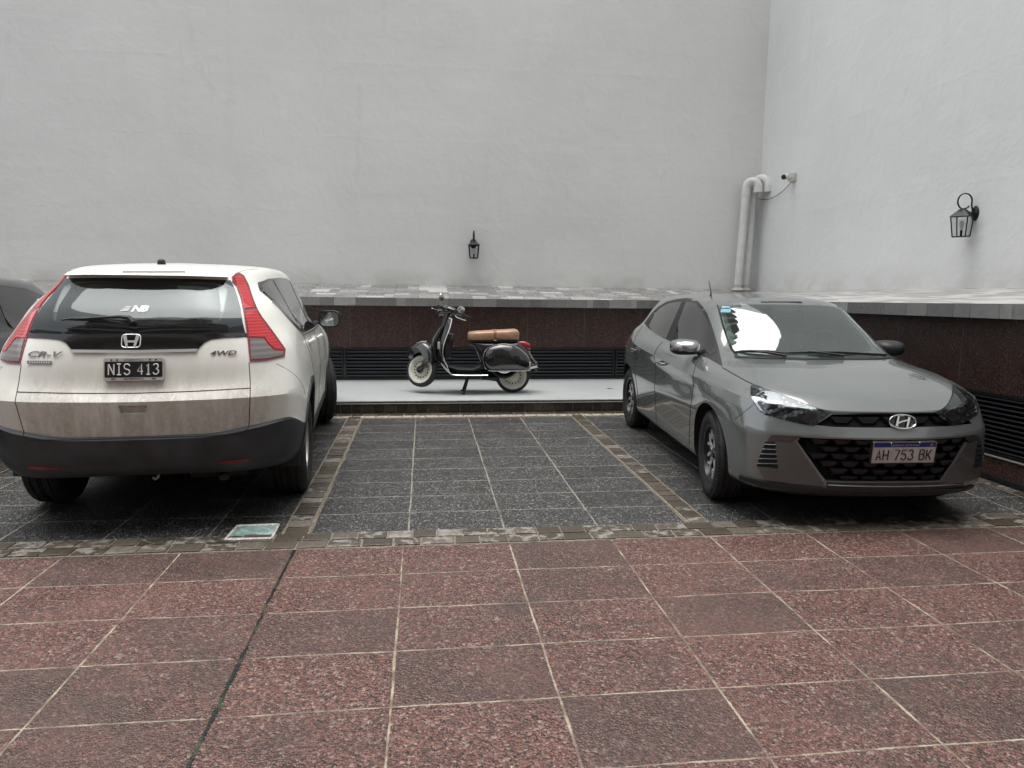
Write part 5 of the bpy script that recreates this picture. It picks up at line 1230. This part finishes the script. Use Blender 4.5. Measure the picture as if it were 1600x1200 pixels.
# ------------------------------------------------------------------ the scooter on the platform
def scooter():
    root = empty('scooter', (1.0, 8.78, .138), math.pi)
    M_bk = mat('gloss_black_enamel', (.010,.011,.012), .18, coat=1, coatr=.03, var=.05); M_cream = mat('cream_wheel_paint', (.50,.48,.39), .35); M_ww = mat('whitewall_rubber', (.56,.55,.51), .6)
    M_tan = mat('tan_leather', (.42,.25,.15), .34, coat=.2, var=.15, scale=20); M_strap = mat('brown_strap', (.26,.12,.06), .4); M_trim = mat('polished_trim', (.75,.75,.73), .18, 1, var=.03)
    def sw(name, R, W, parent, loc, rz, ww=True, M=None):
        r = empty(name, loc, rz); r.parent = parent
        if M is not None: r.matrix_local = M
        h = W/2; rr = R*.60
        for_ = Matrix.Rotation(math.radians(90), 4, 'X')
        sec = [(rr, -h*.55), (rr+.012, -h*.85), (R*.80, -h), (R*.93, -h*.85), (R, -h*.45), (R, h*.45), (R*.93, h*.85), (R*.80, h), (rr+.012, h*.85), (rr, h*.55)]
        t = MB(); t.lathe(sec, 48, for_, mis=[1, 1, 0, 0, 0, 0, 0, 1, 1]); t.build('tyre', [M_tyre, M_ww], r, 40)
        q = MB(); q.lathe([(rr+.004, -h*.6), (rr+.006, -h*.7), (rr-.012, -h*.5), (rr*.72, -h*.30), (rr*.45, -h*.75), (.030, -h*.9), (0, -h*.9)], 40, for_); q.lathe([(0, h*.9), (.03, h*.9), (rr*.45, h*.75), (rr*.72, h*.30), (rr-.012, h*.5), (rr+.006, h*.7), (rr+.004, h*.6)], 40, for_)
        for k in range(16):
            a = 2*math.pi*k/16
            for s_ in (-1, 1): q.box((rr*.80*math.cos(a), s_*h*.40, rr*.80*math.sin(a)), (.012, .004, .022), Matrix.Rotation(-a+math.pi/2, 3, 'Y'), mi=1)
        q.lathe([(0, -h*1.0), (.012, -h*1.0), (.016, -h*.85)], 12, for_); q.lathe([(.016, h*.85), (.012, h*1.0), (0, h*1.0)], 12, for_); q.build('rim', [M_cream, M_seam], r, 35); return r
    sw('wheel', .212, .088, root, (-.072, 0, .214), 0)
    # steering assembly: everything forward of the head turns about the raked axis
    H0 = Vector((.735, 0, .90)); ax = Vector((-.40, 0, 1)).normalized()
    S = Matrix.Translation(H0) @ Matrix.Rotation(math.radians(-36), 4, ax) @ Matrix.Translation(-H0)
    sw('wheel', .210, .086, root, (0,0,0), 0, M=S @ T(1.045, -.0, .285))
    f = MB(); f.M = S
    prof = [(1.29,.47,.012),(1.25,.53,.050),(1.18,.59,.072),(1.08,.625,.085),(.99,.625,.095),(.92,.58,.10),(.865,.50,.10),(.845,.38,.098)]
    rings = []
    for (x, z, w) in prof:
        dx, dz = x-1.045, z-.285; L = math.hypot(dx, dz); ux, uz = dx/L, dz/L; ring = []
        for k in range(13):
            t = math.pi*k/12; c_ = math.cos(t); s_ = math.sin(t)
            drop = .085 if abs(c_) > .99 else 0
            rr = L-.045*(1-s_)-(.10*(1-s_)**3)
            ring.append(f.bm.verts.new(S @ Vector((1.045+ux*rr, w*1.12*c_, .285+uz*rr))))
        rings.append(ring)
    for a, b in zip(rings[:-1], rings[1:]):
        for k in range(12): f.bm.faces.new((a[k], a[k+1], b[k+1], b[k]))
    f.tube([(1.14,0,.612),(1.08,0,.632),(1.0,0,.632)], .010, 6, mi=1)
    fo = f.build('front_fender', [M_bk, M_trim], root, 50)
    fk = MB(); fk.M = S; fk.tube([(.735,.0,.90),(.93,.035,.50),(.99,.062,.34),(1.045,.062,.285)], [.022,.026,.024,.022], 10); fk.lathe([(0,.075),(.04,.07),(.05,.045)], 20, T(1.045,0,.285) @ Matrix.Rotation(math.radians(-90), 4, 'X')); fk.build('fork', M_bk, root)
    # headset, bars
    h = MB(); h.M = S
    def loft(m, secs, n=20, mi=0, pw=2.5, caps=True):
        """secs: (centre, half-width vector, half-height vector)"""
        rg = []
        for c_, u, v in secs:
            c_, u, v = Vector(c_), Vector(u), Vector(v)
            rg.append([m.bm.verts.new(m.M @ (c_+u*math.copysign(abs(math.cos(t))**(2/pw), math.cos(t))+v*math.copysign(abs(math.sin(t))**(2/pw), math.sin(t)))) for t in [2*math.pi*k/n for k in range(n)]])
        for a, b in zip(rg[:-1], rg[1:]):
            for k in range(n): fc = m.bm.faces.new((a[k], a[(k+1) % n], b[(k+1) % n], b[k])); fc.material_index = mi
        if caps: fa = m.bm.faces.new(rg[0][::-1]); fa.material_index = mi; fb = m.bm.faces.new(rg[-1]); fb.material_index = mi
    loft(h, [((.83,0,.985),(0,.055,0),(.0,0,.045)), ((.81,0,.99),(0,.075,0),(.0,0,.060)), ((.74,0,1.005),(0,.085,0),(.0,0,.058)), ((.66,0,1.0),(0,.080,0),(0,0,.045)), ((.61,0,.985),(0,.05,0),(0,0,.028))])
    loft(h, [((.71,0,.97),(.055,0,0),(0,.06,0)), ((.735,0,.90),(.045,0,0),(0,.045,0)), ((.77,0,.80),(.04,0,0),(0,.04,0))])
    for s in (-1, 1): h.tube([(.70,s*.07,1.0),(.685,s*.16,.998),(.66,s*.23,.99)], [.034,.026,.018], 12)
    h.build('headset', M_bk, root, 50)
    l = MB(); l.M = S; l.lathe([(0,.0),(.045,-.006),(.058,-.02),(.062,-.03)], 24, T(.848,0,.985) @ Matrix.Rotation(math.radians(90), 4, 'Y')); l.build('headlamp', M_trim, root)
    g = MB(); g.M = S
    for s in (-1, 1): g.tube([(.655,s*.235,.988),(.63,s*.37,.978)], .019, 12)
    g.build('grips', M_black, root)
    for s, b_ in ((-1, .03), (1, .02), (1, .045)):
        g = MB(); g.M = S; g.tube(crom([(.70,s*.15,.99),(.76,s*.13,1.02),(.84,s*.07+b_,.96),(.84,s*.03,.86),(.80,s*.02,.74)], 5), .0038, 6); g.build('cable', M_black, root)
    g = MB(); g.M = S
    for s in (-1, 1):
        g.tube([(.72,s*.14,.985),(.735,s*.22,.965),(.715,s*.33,.955),(.70,s*.385,.955)], [.008,.007,.006,.007], 8)
    g.build('levers', M_trim, root)
    for s, (bx, by, bz) in ((1, (.70,.13,1.02)), (-1, (.70,-.13,1.02))):
        m = MB(); m.M = S; top = Vector((bx-.02, by+s*.10, bz+(.10 if s > 0 else .03))); m.tube([(bx,by,bz), tuple((Vector((bx,by,bz))+top)/2+Vector((0,s*.012,0))), tuple(top)], .0045, 6)
        cc = S @ top; m.M = Matrix.Translation(cc) @ (Matrix.Rotation(math.radians(62), 4, 'Z') if s > 0 else Matrix.Rotation(math.radians(8), 4, 'Z')) @ Matrix.Rotation(math.radians(-90), 4, 'X')
        m.lathe([(0,.012),(.030,.012),(.046,.008),(.050,0),(.040,-.014),(0,-.022)], 28); m.build('mirror', M_trim, root, 40)
    # leg shield + floor
    P = [(.742,.905,.075),(.752,.86,.105),(.772,.79,.150),(.81,.695,.195),(.842,.60,.225),(.852,.50,.238),(.835,.42,.240),(.80,.355,.238),(.745,.29,.232),(.68,.252,.228),(.58,.243,.225),(.42,.240,.222),(.25,.241,.21)]
    P = [tuple(v) for v in crom(P, 3)]
    vs = []; fs = []; NC = 12; edge = {1: [], -1: []}
    for lay in (0, 1):
        for i, (x, z, w) in enumerate(P):
            up = 1 if i < 21 else max(0, 1-(i-21)/6)
            a = P[min(i+1, len(P)-1)]; b = P[max(i-1, 0)]; tx, tz = a[0]-b[0], a[1]-b[1]; L = math.hypot(tx, tz); nx, nz = -tz/L, tx/L
            for k in range(NC+1):
                t = -1+2*k/NC; y = w*t; back = .065*(abs(t)**2.2)*up; tun = .055*math.exp(-(t/.33)**2)*(1-up) if lay == 0 else 0
                o = .005 if lay == 0 else -.005
                vs.append((x-back-nx*-o*0+(-o), y, z+o+tun*.0 + (tun if lay == 0 else 0)))
                if lay == 0 and k in (0, NC): edge[-1 if k == 0 else 1].append((x-back, y, z))
    n1 = len(P)*(NC+1)
    for lay in (0, 1):
        for i in range(len(P)-1):
            for k in range(NC):
                a = lay*n1+i*(NC+1)+k; q = (a, a+1, a+NC+2, a+NC+1); fs.append(q if lay else q[::-1])
    for i in range(len(P)-1):
        for k in (0, NC): a = i*(NC+1)+k; fs.append((a, a+NC+1, n1+a+NC+1, n1+a))
    for i in (0, len(P)-1):
        for k in range(NC): a = i*(NC+1)+k; fs.append((a, a+1, n1+a+1, n1+a))
    ls = mesh_obj('leg_shield', vs, fs, M_bk, root, 40)
    t = MB(); t.tube(edge[1], .0065, 8); t.tube(edge[-1], .0065, 8); t.tube([edge[-1][0], (.757,0,.925), edge[1][0]], .0065, 8); t.build('shield_trim', M_trim, ls)
    b = MB(); loft(b, [((.80,0,.80),(0,.02,0),(.02,0,.0)), ((.835,0,.73),(0,.045,0),(.035,0,0)), ((.875,0,.66),(0,.065,0),(.045,0,0)), ((.89,0,.58),(0,.075,0),(.05,0,0)), ((.885,0,.48),(0,.075,0),(.05,0,0)), ((.86,0,.40),(0,.06,0),(.04,0,0))], 16); b.build('horn_cover', M_bk, root, 50)
    b = MB(); b.box((.722, 0, .590), (.115, .34, .30), Matrix.Rotation(math.radians(-8), 3, 'Y'), bevel=.035); b.box((.66, 0, .59), (.012, .05, .05), bevel=.004, mi=1); b.build('glovebox', [M_bk, M_trim], root, 50)
    b = MB(); loft(b, [((.74,0,.33),(0,.10,0),(0,0,.035)), ((.60,0,.285),(0,.095,0),(0,0,.035)), ((.42,0,.28),(0,.095,0),(0,0,.035)), ((.33,0,.31),(0,.10,0),(0,0,.06))]); b.build('centre_tunnel', M_black, root, 50)
    # rear body
    b = MB(); loft(b, [((.46,0,.62),(0,.07,0),(0,0,.018)), ((.40,0,.60),(0,.09,0),(0,0,.04)), ((.335,0,.52),(0,.11,0),(0,0,.12)), ((.27,0,.455),(0,.13,0),(0,0,.185)), ((.10,0,.45),(0,.14,0),(0,0,.19)), ((-.10,0,.46),(0,.14,0),(0,0,.18)), ((-.20,0,.44),(0,.125,0),(0,0,.15)), ((-.265,0,.39),(0,.11,0),(0,0,.10)), ((-.305,0,.34),(0,.08,0),(0,0,.045))], 28, pw=3.2); b.build('rear_body', M_bk, root, 50)
    out = crom([(.297,.472),(.259,.548),(.157,.599),(.03,.612),(-.099,.574),(-.203,.497),(-.275,.394),(-.278,.315),(-.235,.288),(.0,.284),(.20,.286),(.268,.31),(.298,.385)], 5, True)
    for s in (1, -1):
        cx, cz = .02, .43; vs = []; fs = []; K = len(out); R = 9
        for r in range(R+1):
            q = r/R
            for (x, z) in out:
                d = q; vs.append((cx+(x-cx)*math.cos(d*math.pi/2)**.9 if r < R else cx, s*(.125+.10*math.sin(d*math.pi/2)), cz+(z-cz)*math.cos(d*math.pi/2)**.9 if r < R else cz))
        for r in range(R):
            for k in range(K): fs.append((r*K+k, r*K+(k+1) % K, (r+1)*K+(k+1) % K, (r+1)*K+k))
        bm = bmesh.new(); vv = [bm.verts.new(v) for v in vs]
        for q in fs: bm.faces.new([vv[i] for i in q])
        bmesh.ops.remove_doubles(bm, verts=bm.verts[:], dist=.0004); bmesh.ops.recalc_face_normals(bm, faces=bm.faces[:]); me = bpy.data.meshes.new('side_cowl'); bm.to_mesh(me); bm.free()
        cw = finish('side_cowl', me, M_bk, root, 50)
        t = MB(); t.tube([(x, s*.132, z) for x, z in out], .0062, 8, closed=True); t.build('cowl_trim', M_trim, cw)
        if s > 0:
            text_mesh('cowl_badge', 'Vespa', .050, M_trim, cw, Matrix(((-1,0,0,-.055),(0,0,1,.212),(0,1,0,.352),(0,0,0,1))), .3, .0015)
        m = MB(); m.box((-.228, s*.150, .368), (.090, .035, .060), bevel=.010); m.build('indicator', mat('clear_indicator_lens', (.52,.50,.42), .25), root)
        m = MB(); m.box((.835, s*.195, .600), (.030, .035, .085), bevel=.010); m.build('indicator', mat('clear_indicator_lens', (.52,.50,.42), .25), root)
    # saddle
    b = MB(); loft(b, [((.482,0,.690),(0,.075,0),(0,0,.040)), ((.465,0,.697),(0,.105,0),(0,0,.052)), ((.38,0,.702),(0,.125,0),(0,0,.057)), ((.20,0,.708),(0,.130,0),(0,0,.062)), ((.155,0,.710),(0,.130,0),(0,0,.062)), ((.02,0,.713),(0,.128,0),(0,0,.066)), ((-.09,0,.717),(0,.120,0),(0,0,.070)), ((-.125,0,.712),(0,.105,0),(0,0,.062)), ((-.140,0,.705),(0,.08,0),(0,0,.045))], 28, pw=3.6)
    st = b.build('saddle', M_tan, root, 60)
    b = MB(); loft(b, [((.178,0,.709),(0,.134,0),(0,0,.067)), ((.142,0,.711),(0,.134,0),(0,0,.068))], 28, pw=3.6); b.build('strap', M_strap, st, 30)
    b = MB(); b.tube([(.178,.133,.655),(.142,.133,.655)], .006, 8); b.tube([(-.115+.0*k, -.10+.2*k/6, .645) for k in range(7)], .004, 6); b.build('buckle', M_trim, st)
    b = MB(); b.box((.18, 0, .640), (.60, .20, .022), bevel=.008); b.build('saddle_base', M_black, root)
    b = MB(); loft(b, [((-.135,0,.60),(0,.05,0),(0,0,.035)), ((-.21,0,.595),(0,.058,0),(0,0,.042)), ((-.275,0,.570),(0,.05,0),(0,0,.040)), ((-.285,0,.565),(0,.04,0),(0,0,.03))], 20, pw=4); b.build('tail_lamp', mat('red_tail_lens', (.42,.02,.035), .12, coat=1), root, 50)
    b = MB()
    for s in (1, -1): b.tube([(-.26,s*.05,.52),(-.315,s*.07,.42),(-.355,s*.075,.375)], .006, 8)
    b.tube([(-.25,.15,.315),(-.35,.13,.335),(-.368,.05,.335),(-.368,-.05,.335),(-.35,-.13,.335),(-.25,-.15,.315)], [.010,.012,.026,.026,.012,.010], 10); b.build('rear_rack', M_trim, root)
    b = MB(); b.box((-.362,0,.325), (.012,.16,.11), bevel=.003); b.build('rear_plate', mat('dull_plate', (.10,.10,.10), .5), root)
    # spare wheel edge under the cowl, engine, stand
    b = MB(); b.lathe([(.165,-.03),(.185,-.015),(.188,.0),(.185,.015),(.165,.03),(.12,.03),(.12,-.03)], 36, T(.045,.105,.375) @ Matrix.Rotation(math.radians(90), 4, 'X'), mi=0); b.lathe([(.120,.033),(.108,.036),(.100,.028)], 36, T(.045,.105,.375) @ Matrix.Rotation(math.radians(-90), 4, 'X'), mi=1); b.build('spare_wheel', [M_tyre, M_trim], root, 40)
    b = MB(); b.box((.08,-.08,.24), (.30,.12,.14), bevel=.03); b.tube([(.25,-.02,.20),(.05,-.06,.17),(-.15,-.12,.16)], [.045,.05,.04], 14); b.box((.22,.0,.19), (.20,.26,.035), bevel=.01); b.build('engine', M_black, root)
    b = MB()
    for s in (1, -1): b.tube([(.470,s*.06,.225),(.500,s*.10,.12),(.535,s*.14,.006)], [.012,.012,.013], 8); b.tube([(.52,s*.14,.005),(.56,s*.145,.005)], .012, 8)
    b.tube([(.49,-.10,.14),(.49,.10,.14)], .010, 8); b.build('stand', M_black, root)
    tag(root, 'black vintage scooter with tan saddle and whitewall tyres on its stand on the pale platform', 'scooter')
scooter()
# ------------------------------------------------------------------ lanterns, pipes, camera, ground light, leaves
M_iron = mat('black_wrought_iron', (.012,.012,.015), .38, .4, var=.1)
def lantern(loc, out, label, rz=0, lean=0):
    """out: unit direction away from the wall (world)"""
    root = empty('wall_lantern', loc, math.atan2(out[1], out[0]))      # local x = away from wall
    m = MB(); m.lathe([(0,.030),(.018,.030),(.030,.022),(.044,.012),(.055,.0)], 24, Matrix.Rotation(math.radians(90), 4, 'Y') @ Matrix.Diagonal((1.35,1,1,1))); m.build('wall_plate', M_iron, root)
    BX = .165; m = MB(); cz = .112; cx = .120; R = .076
    pts = [(.02,0,.0), (.045,0,.035)]+[(cx+R*math.cos(math.radians(a)), 0, cz+R*math.sin(math.radians(a))) for a in range(205, 205-330, -15)]+[(cx+.01, 0, cz-R*.62)]
    pts = [(.015,0,.0),(.040,0,.055)]+[(cx-R*math.cos(math.radians(a)), 0, cz+R*math.sin(math.radians(a))) for a in range(-15, 270, 15)]+[(cx-.035, 0, cz-R*.78),(cx-.045,0,cz-R*.55)]
    m.tube(pts, .0062, 8, flat=1.6, up=(0,1,0)); m.build('scroll_arm', M_iron, root)
    L = Matrix.Rotation(math.radians(lean), 4, 'Y'); z1, z0 = -.028, -.225; wt, wb = .076, .058; zr_ = .038
    body = empty('lamp_housing', (BX-.03, 0, 0)); body.parent = root; body.rotation_euler = (0, math.radians(lean), math.radians(rz))
    f = MB()
    T4 = [(sx, sy) for sx, sy in ((1,1),(-1,1),(-1,-1),(1,-1))]
    for sx, sy in T4: f.tube([(sx*wt, sy*wt, z1), (sx*wb, sy*wb, z0)], .0065, 4)
    for w, z, r in ((wt, z1, .008), (wb, z0, .007)):
        for k in range(4):
            a, b = T4[k], T4[(k+1) % 4]; f.tube([(a[0]*w, a[1]*w, z), (b[0]*w, b[1]*w, z)], r, 4)
    f.prism([(a[0]*wb, a[1]*wb) for a in T4], z0-.004, z0+.002)
    f.tube([(0,0,z0), (0,0,z0+.06)], .012, 8)
    f.build('frame', M_iron, body)
    r = MB(); vs = [r.bm.verts.new((a[0]*(wt+.012), a[1]*(wt+.012), z1)) for a in T4]; vt = [r.bm.verts.new((a[0]*.022, a[1]*.022, zr_)) for a in T4]
    for k in range(4): r.bm.faces.new((vs[k], vs[(k+1) % 4], vt[(k+1) % 4], vt[k]))
    r.bm.faces.new(vt); r.bm.faces.new(vs[::-1]); r.build('roof', M_iron, body, 0)
    M_g = glass_mat('lantern_glass', (.86,.88,.88), .0)
    for k in range(4):
        a, b = T4[k], T4[(k+1) % 4]; g = MB(); g.poly([(a[0]*wt*.98, a[1]*wt*.98, z1), (b[0]*wt*.98, b[1]*wt*.98, z1), (b[0]*wb*.98, b[1]*wb*.98, z0), (a[0]*wb*.98, a[1]*wb*.98, z0)]); g.build('pane', M_g, body, 0)
    c = MB(); c.lathe([(0,z0+.155),(.016,z0+.145),(.024,z0+.12),(.016,z0+.085),(.012,z0+.06)], 14); c.build('bulb', mat('milky_bulb', (.6,.6,.58), .3), body)
    tag(root, label, 'lantern', 'wall lanterns'); return root
lantern((.755, YW, 2.075), (0,-1), 'small black wall lantern on the grey wall above the parked scooter', 0, -3)
lantern((XW, 6.67, 2.205), (-1,0), 'black wall lantern with a scroll arm on the white right-hand wall', 32, 4)

M_pvc = mat('white_pvc', (.66,.66,.64), .38, var=.08, scale=6)
def pipe(x0, y, xt, ztop, dx, dy, label):
    root = empty('drain_pipe', (x0, y, 1.40)); r = .060; zt = ztop-1.40; X = xt-x0; n = Vector((dx, dy, 0)); L = n.length/2; n.normalize()
    m = MB(); m.tube([(0,0,0), (X, 0, zt-.16)], r, 24); m.build('pipe', M_pvc, root, 40)
    b = MB(); c = Vector((X, 0, zt-.10))+n*L
    pts = [Vector((X, 0, zt-.20))]+[c-n*L*math.cos(math.radians(a))+Vector((0,0,L*1.05*math.sin(math.radians(a)))) for a in range(0, 181, 12)]+[c+n*L+Vector((0,0,-.055))]
    b.tube(pts, r*1.06, 24, cap=False); b.tube([pts[0]+Vector((0,0,-.03)), pts[0]+Vector((0,0,.06))], r*1.16, 24); e = pts[-1]; b.tube([e+Vector((0,0,.055)), e+Vector((0,0,-.03))], r*1.16, 24, cap=False); b.tube([e+Vector((0,0,.0)), e+Vector((0,0,.01))], r*1.0, 24, mi=1); b.build('bend', [M_pvc, M_void], root, 40)
    b = MB(); b.lathe([(.10,0),(.085,.03),(r*1.05,.045),(r,.09)], 24); b.build('base_collar', mat('cement_collar', (.45,.44,.41), .8), root)
    tag(root, label, 'pipe', 'white drain pipes in the wall corner')
pipe(5.00, 11.22, 5.055, 3.11, .15, -.10, 'left of the two white vent pipes in the corner, its bend hanging lower')
pipe(5.165, 11.30, 5.215, 3.12, .14, -.22, 'right of the two white vent pipes in the corner, close to the right wall')
def cctv():
    root = empty('security_camera', (XW, 10.30, 3.05)); M_w = mat('white_housing', (.70,.70,.66), .35)
    m = MB(); m.box((-.035,0,0), (.07,.12,.12), bevel=.006); m.build('junction_box', mat('grey_box', (.55,.54,.50), .5), root)
    m = MB(); m.tube([(-.07,0,-.01), (-.10,0,-.012)], .030, 14); m.tube([(-.10,.0,-.01),(-.13,-.02,.0)], .014, 10); m.build('bracket', M_w, root)
    d = Vector((-.75,-.62,-.12)).normalized(); p = Vector((-.115,-.01,.0)); m = MB(); m.tube([p, p+d*.11], .036, 18); m.tube([p+d*.02+Vector((0,0,.012)), p+d*.135+Vector((0,0,.012))], .039, 18, flat=.9); m.build('body', M_w, root)
    m = MB(); m.tube([p+d*.11, p+d*.137], .034, 18); m.build('lens', M_gblack, root)
    tag(root, 'small white bullet security camera high on the right wall near the corner', 'camera')
    c = MB(); P0 = Vector((XW-.03, 10.32, 2.99)); P1 = Vector((5.33, 11.34, 2.86))
    c.tube([P0+(P1-P0)*t+Vector((0,0,-.16*4*t*(1-t)*.6)) for t in [k/12 for k in range(13)]], .006, 6)
    tag(c.build('cable', mat('grey_cable', .12, .6)), 'thin sagging cable from the security camera to the wall corner', 'cable')
cctv()
def ground_light():
    root = empty('ground_light', (-1.013, 4.25, .004)); C4 = [(-.128,-.117),(.130,-.119),(.124,.125),(-.118,.118)]
    f = MB()
    for k in range(4):
        a, b = C4[k], C4[(k+1) % 4]; f.tube([(a[0],a[1],.003),(b[0],b[1],.003)], .0085, 4)
    f.build('frame', mat('worn_white_frame', (.55,.54,.50), .6, var=.35, scale=60), root)
    n = NT('frosted_green_glass'); P = n.co.outputs['Object']; a = n.noise(14, 6, .7, vec=P)[0]; sp = n.noise(60, 3, vec=P)[0]
    c = n.mix(n.mapr(a, .35, .65), (.14,.24,.22), (.36,.48,.45)); c = n.mix(n.mapr(sp, .62, .70, 0, .8), c, (.65,.68,.66)); c = n.mix(n.mapr(n.noise(5, 2, vec=P)[0], .55, .62, 0, .8), c, (.13,.10,.08))
    n.set(color=c, rough=.35); g = MB(); g.prism(C4, -.004, .002); g.build('glass', n.m, root, 0)
    tag(root, 'square green glass ground light in a worn white frame behind the white SUV', 'light')
ground_light()
def leaf(loc, s, col, label, rz, group=None):
    m = MB(); pts = [(0,-.5),(.16,-.3),(.24,0),(.14,.3),(0,.5),(-.16,.28),(-.22,0),(-.13,-.3)]
    c = m.bm.verts.new((0,0,.10*s)); vs = [m.bm.verts.new((a*s, b*s, (.02+.18*abs(b)*rnd.random())*s)) for a, b in pts]
    for k in range(8): m.bm.faces.new((c, vs[k], vs[(k+1) % 8]))
    m.tube([(0,-.5*s,.01*s),(0.02*s,-.75*s,.05*s)], .02*s, 4)
    o = m.build('leaf', mat('dry_leaf', col, .7), None, 0); o.location = loc; o.rotation_euler = (0,0,rz); tag(o, label, 'leaf', group); return o
leaf((2.36, 9.02, .139), .09, (.03,.025,.02), 'curled dark leaf lying on the pale platform to the right of the scooter', 1.3)
leaf((1.26, 8.60, .139), .10, (.42,.38,.20), 'pale yellow leaf on the platform edge just behind the scooter rear wheel', 2.4)
leaf((2.03, 9.86, .139), .09, (.45,.42,.36), 'whitish crumpled leaf at the foot of the black louvres on the platform', .4)
# ------------------------------------------------------------------ the dark car half out of frame at the left
def third():
    rows = [[(x*1.02, y*1.0, z*1.068 if z > .3 else z) for (x, y, z) in r] for r in hatch_rows()]
    c = Car((-4.25, 6.25, math.radians(-89.5)), rows, 4, 3, crease_v=(4, 6)); root = c.place('parked_car'); pt = paint('graphite_paint', (.018,.019,.021), .3)
    cut = [(cyl_bm(x, .315, .352, s*.46, s*1.1), M_void) for x in (1.22, -1.36) for s in (1, -1)]
    c.finish_body('body', [pt, M_black], lambda v, u, p: 1 if p.z < .215 else 0, cut, root)
    for sg in (1, -1):
        sd = c.side(sg)
        c.panel('window_surround', [(.74,.985),(.20,1.005),(-.35,1.03),(-.85,1.07),(-1.15,1.13),(-1.34,1.22),(-1.25,1.30),(-1.0,1.375),(-.6,1.41),(-.2,1.41),(.05,1.385),(.35,1.25),(.60,1.10)], sd, M_gblack, root, off=.002, thick=.006, cell=.1)
        c.panel('front_side_window', [(.60,1.005),(-.27,1.04),(-.33,1.395),(-.2,1.395),(.04,1.37),(.33,1.235)], sd, M_tint, root, off=.005, thick=.004, cell=.1)
        c.panel('rear_side_window', [(-.37,1.045),(-.85,1.085),(-1.12,1.14),(-1.27,1.215),(-1.22,1.28),(-.98,1.36),(-.6,1.395),(-.43,1.397)], sd, M_tint, root, off=.005, thick=.004, cell=.1)
    c.panel('windscreen', [(-.60,1.035),(0,1.045),(.60,1.035),(.455,1.385),(0,1.395),(-.455,1.385)], c.front, M_tint, root, off=.003, thick=.006, cell=.1)
    sd = c.side(1)
    c.seam(root, [(.72,.97),(.80,.86),(.83,.75),(.80,.58),(.74,.40),(.72,.26)], sd, .0024, mirror=True); c.seam(root, [(-.30,1.02),(-.27,.86),(-.25,.6),(-.26,.26)], sd, .0024, mirror=True)
    for x0 in (1.22, -1.36):
        for sg in (-1, 1): wheel(.308, .195, .203, rim_suv, 'wheel', root, (x0, sg*.735, .308), 0, sg)
    tag(root, 'dark graphite car cut off by the left edge, parked beyond the white SUV', 'car')
third()
